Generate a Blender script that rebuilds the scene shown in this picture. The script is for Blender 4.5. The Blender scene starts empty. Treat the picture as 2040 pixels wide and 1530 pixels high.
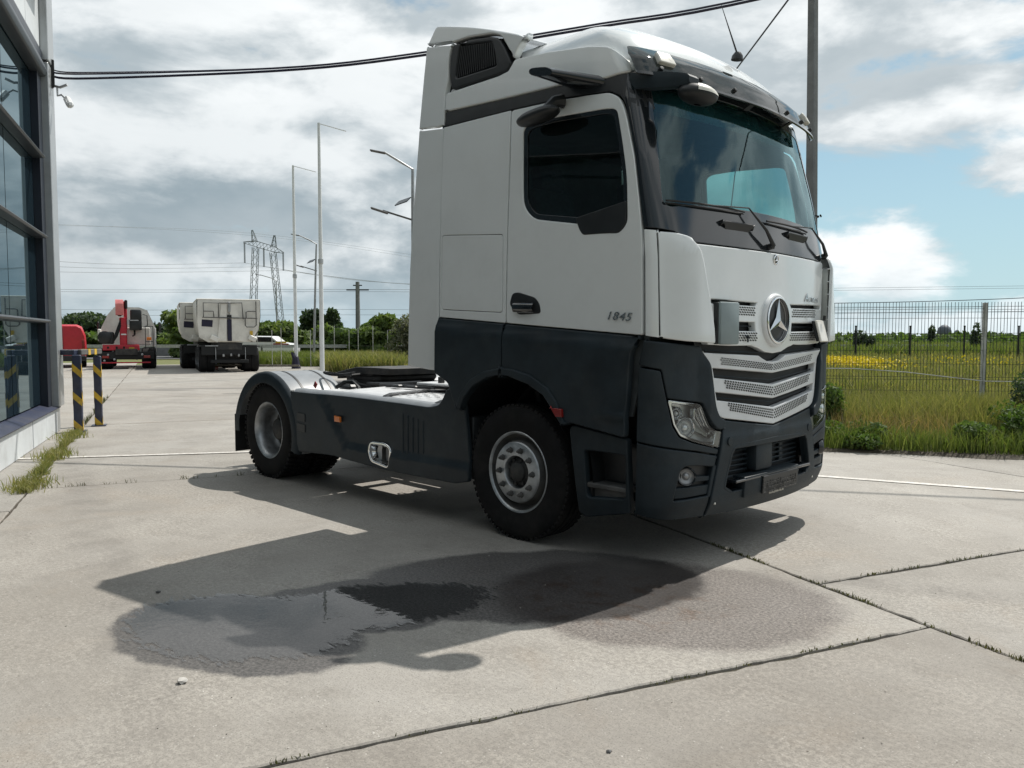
import bpy, bmesh, math, random
import numpy as np
from mathutils import Vector, Matrix
from mathutils.geometry import tessellate_polygon
R = math.radians
scene = bpy.context.scene
COL = scene.collection

# ------------------------------------------------------------------ camera
CAM = Vector((4.077, -5.312, 1.496)); YAW, PITCH = R(135.13), R(-3.43)
cd = bpy.data.cameras.new('camera'); cam = bpy.data.objects.new('camera', cd); COL.objects.link(cam)
fw = Vector((math.cos(YAW)*math.cos(PITCH), math.sin(YAW)*math.cos(PITCH), math.sin(PITCH)))
cam.location = CAM
cam.rotation_euler = fw.to_track_quat('-Z', 'Y').to_euler()
cd.sensor_width = 36.0; cd.lens = 1587.5/2040*36; cd.clip_start = 0.05; cd.clip_end = 6000
scene.camera = cam
scene.render.resolution_x, scene.render.resolution_y = 1024, 768

# ------------------------------------------------------------------ world, sun
SUN_EL, SUN_AZ = R(56.2), R(90)          # from the truck's left side, azimuth measured ccw from +X
sdir = Vector((math.cos(SUN_EL)*math.cos(SUN_AZ), math.cos(SUN_EL)*math.sin(SUN_AZ), math.sin(SUN_EL)))
w = bpy.data.worlds.new('World'); scene.world = w; w.use_nodes = True
NT = w.node_tree; NT.nodes.clear()
class G:
    """tiny node helper"""
    def __init__(s, nt): s.nt = nt
    def n(s, t, **k):
        x = s.nt.nodes.new(t)
        for a, b in k.items(): setattr(x, a, b)
        return x
    def l(s, a, b): s.nt.links.new(a, b)
    def put(s, sock, v):
        if hasattr(v, 'is_linked') or isinstance(v, bpy.types.NodeSocket): s.l(v, sock)
        elif v is not None: sock.default_value = v
    def m(s, op, a, b=None, c=None, clamp=False):
        x = s.n('ShaderNodeMath', operation=op); x.use_clamp = clamp
        for i, v in enumerate((a, b, c)):
            if v is not None: s.put(x.inputs[i], v)
        return x.outputs[0]
    def v(s, op, a, b=None, scale=None):
        x = s.n('ShaderNodeVectorMath', operation=op)
        s.put(x.inputs[0], a)
        if b is not None: s.put(x.inputs[1], b)
        if scale is not None: s.put(x.inputs['Scale'], scale)
        return x.outputs['Value'] if op in ('DOT_PRODUCT', 'LENGTH', 'DISTANCE') else x.outputs[0]
    def mix(s, f, a, b):
        x = s.n('ShaderNodeMix', data_type='RGBA'); s.put(x.inputs[0], f); s.put(x.inputs[6], a); s.put(x.inputs[7], b)
        return x.outputs[2]
    def noise(s, vec, scale, detail=4, rough=.5, dist=0, out=0):
        x = s.n('ShaderNodeTexNoise'); 
        if vec is not None: s.l(vec, x.inputs['Vector'])
        x.inputs['Scale'].default_value = scale; x.inputs['Detail'].default_value = detail
        x.inputs['Roughness'].default_value = rough; x.inputs['Distortion'].default_value = dist
        return x.outputs[out]
    def ss(s, x, a, b, lo=0., hi=1.):
        r = s.n('ShaderNodeMapRange', interpolation_type='SMOOTHSTEP')
        s.put(r.inputs[0], x)
        for i, v in ((1, a), (2, b), (3, lo), (4, hi)): r.inputs[i].default_value = v
        return r.outputs[0]
g = G(NT)
tc = g.n('ShaderNodeTexCoord'); d = g.v('NORMALIZE', tc.outputs['Generated'])
sep = g.n('ShaderNodeSeparateXYZ'); g.l(d, sep.inputs[0])
sky = g.n('ShaderNodeTexSky', sky_type='NISHITA'); sky.sun_disc = False
sky.sun_elevation = SUN_EL; sky.sun_rotation = R(90) - SUN_AZ; sky.air_density = 1.0; sky.dust_density = 1.6; sky.ozone_density = 1.2
st_ = g.v('MULTIPLY', d, (1, 1, 2.3))
P = g.v('ADD', st_, (3.1, 1.7, .4))
def dens(P):
    big = g.noise(P, 2.0, 2, .5)
    f = g.noise(P, 5.0, 8, .56, .25)
    return g.m('ADD', g.m('MULTIPLY', big, .75), g.m('MULTIPLY', f, .75))
d0 = dens(P)
d1 = dens(g.v('ADD', P, (sdir.x*.05, sdir.y*.05, .13)))
sd = g.v('DOT_PRODUCT', d, tuple(sdir))
fwd = g.ss(sd, -.40, .42)                                    # clouds and air glow on the sun's side of the sky
glow = g.ss(sd, .25, .85)
cover = g.ss(g.m('SUBTRACT', d0, g.m('MULTIPLY', glow, .055)), .565, .665)
lit = g.ss(g.m('SUBTRACT', d0, d1), -.13, .13)               # side of a cloud that faces the sun
thin = g.ss(d0, .64, .92, 1, 0)                              # thin edges glow, thick bases go grey
lum = g.m('ADD', g.m('MULTIPLY', lit, .80), g.m('MULTIPLY', thin, .20))
lum = g.m('ADD', g.m('MULTIPLY', lum, g.m('ADD', g.m('MULTIPLY', fwd, .80), .10)), g.m('MULTIPLY', glow, .22))
ccol = g.mix(lum, (3.7, 4.75, 5.4, 1), (13.0, 13.4, 13.5, 1))
ccol = g.v('SCALE', ccol, scale=g.m('ADD', .35, g.m('MULTIPLY', fwd, .65)))
veilc = g.v('SCALE', (7.2, 9.7, 10.8), scale=g.m('ADD', .20, g.m('MULTIPLY', fwd, .85)))
veil = g.ss(sep.outputs[2], 0.0, .45, .70, .16)              # thin high haze
base = g.mix(veil, g.v('MULTIPLY', sky.outputs[0], (.68, 1.03, 1.10)), veilc)
skyc = g.mix(cover, base, ccol)
hz = g.ss(sep.outputs[2], -.02, .10, .45, 0)
skyc = g.mix(hz, skyc, veilc)
bg = g.n('ShaderNodeBackground'); g.l(skyc, bg.inputs[0]); bg.inputs[1].default_value = 0.079
wo = g.n('ShaderNodeOutputWorld'); g.l(bg.outputs[0], wo.inputs[0])
sl = bpy.data.lights.new('sun', 'SUN'); sl.energy = 4.6; sl.angle = R(.55); sl.color = (1, .955, .885)
so = bpy.data.objects.new('sun', sl); COL.objects.link(so); so.rotation_euler = sdir.to_track_quat('Z', 'Y').to_euler()
vs = scene.view_settings; vs.view_transform = 'Standard'; vs.look = 'None'; vs.exposure = 0.0; vs.gamma = 1.0; vs.use_curve_mapping = False
scene.render.engine = 'CYCLES'
scene.cycles.max_bounces = 6; scene.cycles.transparent_max_bounces = 12; scene.cycles.caustics_reflective = False; scene.cycles.caustics_refractive = False

# ------------------------------------------------------------------ materials
MATS = {}
def newmat(name):
    m = bpy.data.materials.new(name); m.use_nodes = True; m.node_tree.nodes.clear(); MATS[name] = m
    return m, G(m.node_tree)
def out(g, sh):
    o = g.n('ShaderNodeOutputMaterial'); g.l(sh, o.inputs[0]); return o
def princ(g, col, rough=.5, metal=0., **k):
    b = g.n('ShaderNodeBsdfPrincipled')
    g.put(b.inputs['Base Color'], col if not isinstance(col, tuple) or len(col) == 4 else (*col, 1))
    g.put(b.inputs['Roughness'], rough); b.inputs['Metallic'].default_value = metal
    for a, v in k.items(): g.put(b.inputs[a.replace('_', ' ')], v)
    return b
def mat(name, col, rough=.5, metal=0., var=.10, scale=6., bump=0., bscale=300., coat=0., dirt=0., spec=.5):
    m, g = newmat(name)
    pos = g.n('ShaderNodeNewGeometry').outputs['Position']
    n1 = g.noise(pos, scale, 6, .6)
    dark = tuple(c*(1-var*1.6) for c in col); lite = tuple(min(1, c*(1+var)) for c in col)
    c = g.mix(g.ss(n1, .25, .75), (*dark, 1), (*lite, 1))
    if dirt:
        sp = g.n('ShaderNodeSeparateXYZ'); g.l(pos, sp.inputs[0])
        dn = g.m('MULTIPLY', g.ss(g.noise(pos, 3.1, 8, .7), .42, .8), dirt)
        dn = g.m('MULTIPLY', dn, g.ss(sp.outputs[2], 3.2, .1, .5, 1.4))
        c = g.mix(dn, c, (.20, .18, .15, 1))
    rg = g.m('ADD', g.m('MULTIPLY', g.m('SUBTRACT', n1, .5), .25*rough+.04), rough, clamp=True)
    b = princ(g, c, rg, metal); b.inputs['Coat Weight'].default_value = coat; b.inputs['Coat Roughness'].default_value = .04
    b.inputs['Specular IOR Level'].default_value = spec
    if bump:
        bp = g.n('ShaderNodeBump'); bp.inputs['Strength'].default_value = bump; bp.inputs['Distance'].default_value = .002
        g.l(g.noise(pos, bscale, 3, .6), bp.inputs['Height']); g.l(bp.outputs[0], b.inputs['Normal'])
    out(g, b.outputs[0]); return m
def glass(name, tint, glossrough=.0, f0=1.5, haze=0.0, gloss=(1, 1, 1)):
    m, g = newmat(name)
    fr = g.n('ShaderNodeFresnel'); fr.inputs[0].default_value = f0
    t = g.n('ShaderNodeBsdfTransparent'); t.inputs[0].default_value = (*tint, 1)
    gl = g.n('ShaderNodeBsdfGlossy'); gl.inputs['Roughness'].default_value = glossrough; gl.inputs[0].default_value = (*gloss, 1)
    pos = g.n('ShaderNodeNewGeometry').outputs['Position']
    x = g.n('ShaderNodeMixShader'); g.l(fr.outputs[0], x.inputs[0]); g.l(t.outputs[0], x.inputs[1]); g.l(gl.outputs[0], x.inputs[2])
    sh = x.outputs[0]
    dd = g.n('ShaderNodeBsdfDiffuse'); dd.inputs[0].default_value = (tint[0]*.3+.1, tint[1]*.3+.1, tint[2]*.3+.1, 1)
    y = g.n('ShaderNodeMixShader'); g.put(y.inputs[0], g.m('MULTIPLY', g.noise(pos, 5, 5, .6), max(haze, .01))); g.l(sh, y.inputs[1]); g.l(dd.outputs[0], y.inputs[2])
    out(g, y.outputs[0]); return m
def leafmat(name, cols, rough=.72, trans=.35):
    m, g = newmat(name)
    geo = g.n('ShaderNodeNewGeometry')
    rmp = g.n('ShaderNodeValToRGB'); rmp.color_ramp.interpolation = 'LINEAR'
    e = rmp.color_ramp.elements
    for i, c in enumerate(cols):
        p = i/(len(cols)-1)
        el = e[i] if i < 2 else e.new(p)
        el.position = p; el.color = (*c, 1)
    big = g.noise(geo.outputs['Position'], .45, 3, .6)
    fac = g.m('ADD', g.m('MULTIPLY', geo.outputs['Random Per Island'], .7), g.m('MULTIPLY', g.ss(big, .3, .7), .3))
    g.l(fac, rmp.inputs[0])
    b = princ(g, rmp.outputs[0], rough)
    tr = g.n('ShaderNodeBsdfTranslucent'); g.l(g.v('MULTIPLY', rmp.outputs[0], (1.5, 1.6, .8)), tr.inputs[0])
    x = g.n('ShaderNodeMixShader'); x.inputs[0].default_value = trans; g.l(b.outputs[0], x.inputs[1]); g.l(tr.outputs[0], x.inputs[2])
    out(g, x.outputs[0]); return m

mat('white_paint', (.77, .80, .805), .22, var=.015, scale=2, coat=.6, dirt=.10)
mat('white_satin', (.76, .775, .78), .35, var=.03, scale=5, coat=.2, dirt=.14)
mat('dark_plastic', (.019, .028, .035), .50, var=.18, scale=5, bump=.25, bscale=700, dirt=.06, spec=.22)
mat('skirt_plastic', (.022, .031, .038), .45, var=.15, scale=3, bump=.2, bscale=700, dirt=.08, spec=.25)
mat('black_gloss', (.012, .015, .018), .12, var=.1, coat=.5)
mat('black_plastic', (.016, .018, .020), .45, var=.2, bump=.2)
mat('black_matt', (.010, .011, .012), .75, var=.2)
mat('rubber', (.012, .012, .013), .80, var=.25, scale=9, bump=.4, bscale=120, dirt=.07, spec=.2)
mat('steel_rim', (.46, .48, .50), .42, .75, var=.2, scale=12, dirt=.5)
mat('steel', (.40, .41, .42), .45, .7, var=.15, dirt=.3)
mat('chrome', (.80, .81, .82), .10, 1.0, var=.04)
mat('silver_text', (.55, .57, .58), .22, .9, var=.05)
mat('aluminium', (.72, .73, .74), .38, .35, var=.08, dirt=.25)
mat('grey_fender', (.24, .26, .28), .38, var=.12, dirt=.25)
mat('grille_white', (.70, .72, .735), .33, var=.04, coat=.15, dirt=.12)
mat('hole_black', (.008, .009, .010), .6, var=.1)
mat('channel_grey', (.42, .44, .42), .55, var=.1)
mat('box_grey', (.22, .27, .28), .4, var=.06)
mat('red_lens', (.26, .015, .012), .2, var=.1, coat=.5)
mat('orange_lens', (.80, .22, .03), .3, var=.1, coat=.4)
mat('amber_clear', (.62, .60, .56), .18, .3, var=.1)
mat('lamp_inside', (.82, .83, .84), .22, .55, var=.05)
mat('lamp_cream', (.74, .72, .66), .3, var=.05)
mat('interior', (.085, .10, .11), .8, var=.2)
mat('interior_light', (.22, .22, .21), .85, var=.1)
mat('seat_cloth', (.035, .037, .042), .9, var=.3, scale=30)
mat('chassis', (.022, .023, .025), .6, var=.3, dirt=.3)
mat('engine_grey', (.09, .09, .09), .6, var=.3, dirt=.4)
glass('windscreen_glass', (.44, .84, .88), 0, 1.62, .03, (.70, .95, 1.0))
glass('side_glass', (.22, .36, .35), 0, 1.5, .02)
glass('clear_glass', (.92, .95, .95), 0, 1.45, .02)
glass('strip_green', (.22, .42, .38), .02, 1.5, .7)
glass('visor_acrylic', (.13, .22, .21), .03, 1.5, .25)

# ------------------------------------------------------------------ mesh helpers
def link(name, me, mt, parent=None):
    o = bpy.data.objects.new(name, me); COL.objects.link(o)
    if mt: me.materials.append(MATS[mt])
    if parent is not None: o.parent = parent
    return o
def tag(o, label=None, cat=None, group=None, kind=None):
    for k, v in (('label', label), ('category', cat), ('group', group), ('kind', kind)):
        if v: o[k] = v
    return o
def empty(name, loc=(0, 0, 0), rz=0., label=None, cat=None, group=None):
    o = bpy.data.objects.new(name, None); COL.objects.link(o); o.location = loc; o.rotation_euler = (0, 0, rz)
    o.empty_display_size = .2
    return tag(o, label, cat, group)
def copy_tree(o, parent=None):
    c = o.copy(); COL.objects.link(c); c.parent = parent
    for ch in list(o.children): copy_tree(ch, c)
    return c
class MB:
    """collects shapes into one mesh"""
    def __init__(s): s.bm = bmesh.new()
    def box(s, c, size, b=0., rot=None, seg=1):
        r = bmesh.ops.create_cube(s.bm, size=1.0); vs_ = r['verts']
        bmesh.ops.scale(s.bm, vec=Vector(size), verts=vs_)
        if b:
            es = list({e for v in vs_ for e in v.link_edges})
            rr = bmesh.ops.bevel(s.bm, geom=es, offset=min(b, .49*min(size)), segments=seg, profile=.5, affect='EDGES')
            vs_ = list({v for v in rr['verts']} | {v for v in vs_ if v.is_valid})
        M = Matrix.Translation(Vector(c)) @ (rot.to_4x4() if rot is not None else Matrix())
        bmesh.ops.transform(s.bm, matrix=M, verts=vs_)
        return s
    def bar(s, a, b, w_, h=None, up=(0, 0, 1), bev=0.):
        a, b = Vector(a), Vector(b); dv = b-a
        if dv.length < 1e-6: return s
        x = dv.normalized(); u = Vector(up)
        if abs(x.dot(u)) > .99: u = Vector((1, 0, 0))
        y = u.cross(x).normalized(); z = x.cross(y)
        M = Matrix((x, y, z)).transposed()
        return s.box((a+b)/2, (dv.length, w_, h or w_), bev, M)
    def tube(s, pts, r, seg=8, cap=True, radii=None):
        pts = [Vector(p) for p in pts]; rings = []
        for i, p in enumerate(pts):
            t = (pts[min(i+1, len(pts)-1)]-pts[max(i-1, 0)]).normalized()
            u = Vector((0, 0, 1)) if abs(t.z) < .95 else Vector((1, 0, 0))
            a = t.cross(u).normalized(); b = t.cross(a)
            rr = radii[i] if radii else r
            rings.append([s.bm.verts.new(p+a*rr*math.cos(2*math.pi*k/seg)+b*rr*math.sin(2*math.pi*k/seg)) for k in range(seg)])
        for A, B in zip(rings, rings[1:]):
            for k in range(seg): s.bm.faces.new((A[k], A[(k+1) % seg], B[(k+1) % seg], B[k]))
        if cap:
            s.bm.faces.new(rings[0][::-1]); s.bm.faces.new(rings[-1])
        return s
    def lathe(s, prof, o, ax, seg=32, closed=False):
        o, ax = Vector(o), Vector(ax).normalized()
        u = Vector((0, 0, 1)) if abs(ax.z) < .9 else Vector((1, 0, 0))
        a = ax.cross(u).normalized(); b = ax.cross(a); rings = []
        for r, h in prof:
            if r < 1e-6: rings.append([s.bm.verts.new(o+ax*h)])
            else: rings.append([s.bm.verts.new(o+ax*h+(a*math.cos(2*math.pi*k/seg)+b*math.sin(2*math.pi*k/seg))*r) for k in range(seg)])
        prs = list(zip(rings, rings[1:]))
        if closed: prs.append((rings[-1], rings[0]))
        for A, B in prs:
            for k in range(seg):
                q = [A[k % len(A)], A[(k+1) % len(A)], B[(k+1) % len(B)], B[k % len(B)]]
                q2 = []
                for v in q:
                    if v not in q2: q2.append(v)
                if len(q2) > 2: s.bm.faces.new(q2)
        return s
    def prism(s, poly, fmap, d0, d1):
        """poly [(u,v)], fmap(u,v,n): extrude from n=d0 to n=d1"""
        A = [s.bm.verts.new(fmap(u, v, d0)) for u, v in poly]; B = [s.bm.verts.new(fmap(u, v, d1)) for u, v in poly]
        n = len(poly); s.bm.faces.new(A[::-1]); s.bm.faces.new(B)
        for k in range(n): s.bm.faces.new((A[k], A[(k+1) % n], B[(k+1) % n], B[k]))
        return s
    def grid(s, rows, closeu=False, closev=False):
        V = [[s.bm.verts.new(p) for p in r] for r in rows]; nr, nc = len(V), len(V[0])
        for i in range(nr if closev else nr-1):
            for j in range(nc if closeu else nc-1):
                s.bm.faces.new((V[i][j], V[i][(j+1) % nc], V[(i+1) % nr][(j+1) % nc], V[(i+1) % nr][j]))
        return s
    def mesh(s, name, smooth=35, fix=True):
        if fix: bmesh.ops.recalc_face_normals(s.bm, faces=s.bm.faces)
        me = bpy.data.meshes.new(name); s.bm.to_mesh(me); s.bm.free()
        if smooth:
            me.shade_smooth(); me.set_sharp_from_angle(angle=R(smooth))
        return me
    def build(s, name, mt, parent=None, smooth=35, fix=True):
        return link(name, s.mesh(name, smooth, fix), mt, parent)
def mirror_mesh(me, name):
    if me.has_custom_normals:
        F = [p.vertices[:] for p in me.polygons]; cn = [tuple(c.vector) for c in me.corner_normals]; N = []
        for p in me.polygons:
            N += [(x, -y, z) for x, y, z in (cn[i] for i in list(p.loop_indices)[::-1])]
        m2 = bpy.data.meshes.new(name); m2.from_pydata([(v.co.x, -v.co.y, v.co.z) for v in me.vertices], [], [f[::-1] for f in F])
        for mm in me.materials: m2.materials.append(mm)
        m2.shade_smooth(); m2.normals_split_custom_set(N); return m2
    m2 = me.copy(); m2.name = name
    bm = bmesh.new(); bm.from_mesh(m2)
    bmesh.ops.scale(bm, vec=(1, -1, 1), verts=bm.verts); bmesh.ops.reverse_faces(bm, faces=bm.faces)
    bm.to_mesh(m2); bm.free(); return m2
def mirror_obj(o, parent):
    """mirrored copy of a part (and its sub-parts) on the truck's other side"""
    c = bpy.data.objects.new(o.name.split('.')[0], mirror_mesh(o.data, o.data.name)); COL.objects.link(c); c.parent = parent
    for ch in list(o.children): mirror_obj(ch, c)
    return c

def area2(p): return .5*sum(p[i][0]*p[(i+1) % len(p)][1]-p[(i+1) % len(p)][0]*p[i][1] for i in range(len(p)))
def rp(pts, r=.03, seg=4):
    """round the corners of a polygon; r may be a list"""
    o = []; n = len(pts)
    for i in range(n):
        rr = r[i] if isinstance(r, (list, tuple)) else r
        p, a, b = Vector(pts[i]), Vector(pts[i-1]), Vector(pts[(i+1) % n])
        la, lb = (a-p).length, (b-p).length
        k = min(rr, .45*la, .45*lb)
        if k < 1e-4: o.append(tuple(p)); continue
        A, B = p+(a-p)/la*k, p+(b-p)/lb*k
        for j in range(seg+1):
            t = j/seg; q = (1-t)**2*A+2*t*(1-t)*p+t*t*B; o.append((q.x, q.y))
    return o
def inset(pts, dd):
    """move an outline (material on its left) inwards by dd"""
    n = len(pts); o = []; E_ = []
    for i in range(n):
        a, b = pts[i], pts[(i+1) % n]; v = Vector((b[0]-a[0], b[1]-a[1])); E_.append(Vector((v.y, -v.x)).normalized() if v.length > 1e-9 else None)
    for i in range(n):
        a, b = E_[i-1], E_[i]
        if a is None or b is None: a = b = a or b or Vector((0, 0))
        q = a+b; q = q.normalized() if q.length > 1e-6 else a
        q = q/max(.5, q.dot(b)); o.append((pts[i][0]-q.x*dd, pts[i][1]-q.y*dd))
    return o
def panel(name, poly, fmap, mt, parent=None, off=0., th=.03, bev=.006, holes=(), du=.08, dv=.12, mirror=False, back=False):
    """a body panel: a 2D outline (with holes) laid on a surface fmap(u,v), with rounded edges and thickness"""
    poly = list(poly); poly = poly if area2(poly) > 0 else poly[::-1]
    hs = [list(h) if area2(h) < 0 else list(h)[::-1] for h in holes]
    poly = inset(poly, bev); hs = [inset(h, bev) for h in hs]
    pts = [p for L in [poly]+hs for p in L]
    tris = tessellate_polygon([[Vector((p[0], p[1], 0)) for p in L] for L in [poly]+hs])
    bm = bmesh.new(); V = [bm.verts.new((p[0], p[1], 0)) for p in pts]
    for t in tris:
        a, b, c = (pts[i] for i in t)
        ar = (b[0]-a[0])*(c[1]-a[1])-(c[0]-a[0])*(b[1]-a[1])
        if abs(ar) < 1e-10: continue
        try: bm.faces.new([V[i] for i in (t if ar > 0 else t[::-1])])
        except ValueError: pass
    u0, u1 = min(p[0] for p in poly), max(p[0] for p in poly); v0, v1 = min(p[1] for p in poly), max(p[1] for p in poly)
    for ax, a, b, st in ((0, u0, u1, du), (1, v0, v1, dv)):
        k = int((b-a)/st) if st else 0
        for i in range(1, k+1):
            co = Vector((0, 0, 0)); co[ax] = a+(b-a)*i/(k+1); no = Vector((0, 0, 0)); no[ax] = 1
            bmesh.ops.bisect_plane(bm, geom=bm.verts[:]+bm.edges[:]+bm.faces[:], plane_co=co, plane_no=no, dist=1e-6)
    bmesh.ops.remove_doubles(bm, verts=bm.verts, dist=1e-5)
    bm.verts.ensure_lookup_table(); bm.verts.index_update()
    N = len(bm.verts); acc = [Vector((0, 0)) for _ in range(N)]; cnt = [[] for _ in range(N)]; bed = []
    for e in bm.edges:
        if len(e.link_faces) == 1:
            lp = e.link_loops[0]; a, b = lp.vert, lp.link_loop_next.vert
            dd = Vector((b.co.x-a.co.x, b.co.y-a.co.y))
            if dd.length < 1e-9: continue
            nn = Vector((dd.y, -dd.x)).normalized()
            cnt[a.index].append(nn); cnt[b.index].append(nn); bed.append((a.index, b.index))
    F2 = [[v.index for v in f.verts] for f in bm.faces]; C2 = [(v.co.x, v.co.y) for v in bm.verts]; bm.free()
    for i in range(N):
        if cnt[i]:
            q = sum(cnt[i], Vector((0, 0)))
            if q.length > 1e-6:
                q = q.normalized(); q = q/max(.5, q.dot(cnt[i][0]))
            acc[i] = q
    ofn = off if callable(off) else (lambda u, v: off)
    def pos(u, v, dn=0.):
        e = 2e-3; p = fmap(u, v); a = fmap(u+e, v)-fmap(u-e, v); b = fmap(u, v+e)-fmap(u, v-e)
        n = a.cross(b).normalized(); return p+n*(ofn(u, v)+dn), n, a.normalized(), b.normalized()
    verts, norms = [], []
    for i in range(N):
        u, v = C2[i]
        p, n, a, b = pos(u, v); 
        if callable(off):
            e = 4e-3; n = (n - a*(ofn(u+e, v)-ofn(u-e, v))/(2*e) - b*(ofn(u, v+e)-ofn(u, v-e))/(2*e)).normalized()
        verts.append(p); norms.append(n)
    faces = [tuple(f) for f in F2]; bi = [i for i in range(N) if cnt[i]]
    ring = {}
    for i in bi:
        u, v = C2[i]; k = acc[i]
        for j, (ins, dn, wn) in enumerate(((.707, -.293*bev, .7), (1, -bev, 0), (1, -th, 0))):
            p, n, a, b = pos(u+k.x*bev*ins, v+k.y*bev*ins, dn)
            o2 = (a*k.x+b*k.y)
            o2 = o2.normalized() if o2.length > 1e-6 else n
            ring[i, j] = len(verts); verts.append(p); norms.append((n*wn+o2*(1-wn*.3)).normalized())
        ring[i, -1] = i
    for a, b in bed:
        for j in range(3): faces.append((ring[b, j-1], ring[a, j-1], ring[a, j], ring[b, j]))
    if back:
        m_ = {}
        for i in range(N):
            u, v = C2[i]; p, n, _, _ = pos(u, v, -th); m_[i] = len(verts); verts.append(p); norms.append(-n)
        faces += [tuple(m_[i] for i in f[::-1]) for f in F2]
    if mirror:
        verts = [Vector((p.x, -p.y, p.z)) for p in verts]; norms = [Vector((p.x, -p.y, p.z)) for p in norms]; faces = [f[::-1] for f in faces]
    me = bpy.data.meshes.new(name); me.from_pydata(verts, [], faces); me.shade_smooth()
    me.normals_split_custom_set_from_vertices(norms)
    return link(name, me, mt, parent)
def plane_map(o, A, B):
    o, A, B = Vector(o), Vector(A), Vector(B); return lambda u, v: o+A*u+B*v
def text_mesh(txt, size, depth, shear=0., spacing=1.0):
    cu = bpy.data.curves.new('txt', 'FONT'); cu.body = txt; cu.size = size; cu.extrude = depth; cu.shear = shear; cu.space_character = spacing
    cu.align_x = 'CENTER'; cu.align_y = 'CENTER'; cu.resolution_u = 3
    t = bpy.data.objects.new('txt', cu); COL.objects.link(t)
    me = bpy.data.meshes.new_from_object(t.evaluated_get(bpy.context.evaluated_depsgraph_get()))
    bpy.data.objects.remove(t); return me
def fastmesh(name, V, F, mt, parent=None):
    """V (n,3) array, F (m,k) index array"""
    V = np.asarray(V, np.float32); F = np.asarray(F, np.int32); k = F.shape[1]
    me = bpy.data.meshes.new(name); me.vertices.add(len(V)); me.vertices.foreach_set('co', V.ravel())
    me.loops.add(F.size); me.loops.foreach_set('vertex_index', F.ravel())
    me.polygons.add(len(F)); me.polygons.foreach_set('loop_start', np.arange(0, F.size, k, dtype=np.int32))
    me.update(calc_edges=True); me.validate()
    return link(name, me, mt, parent)

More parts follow.
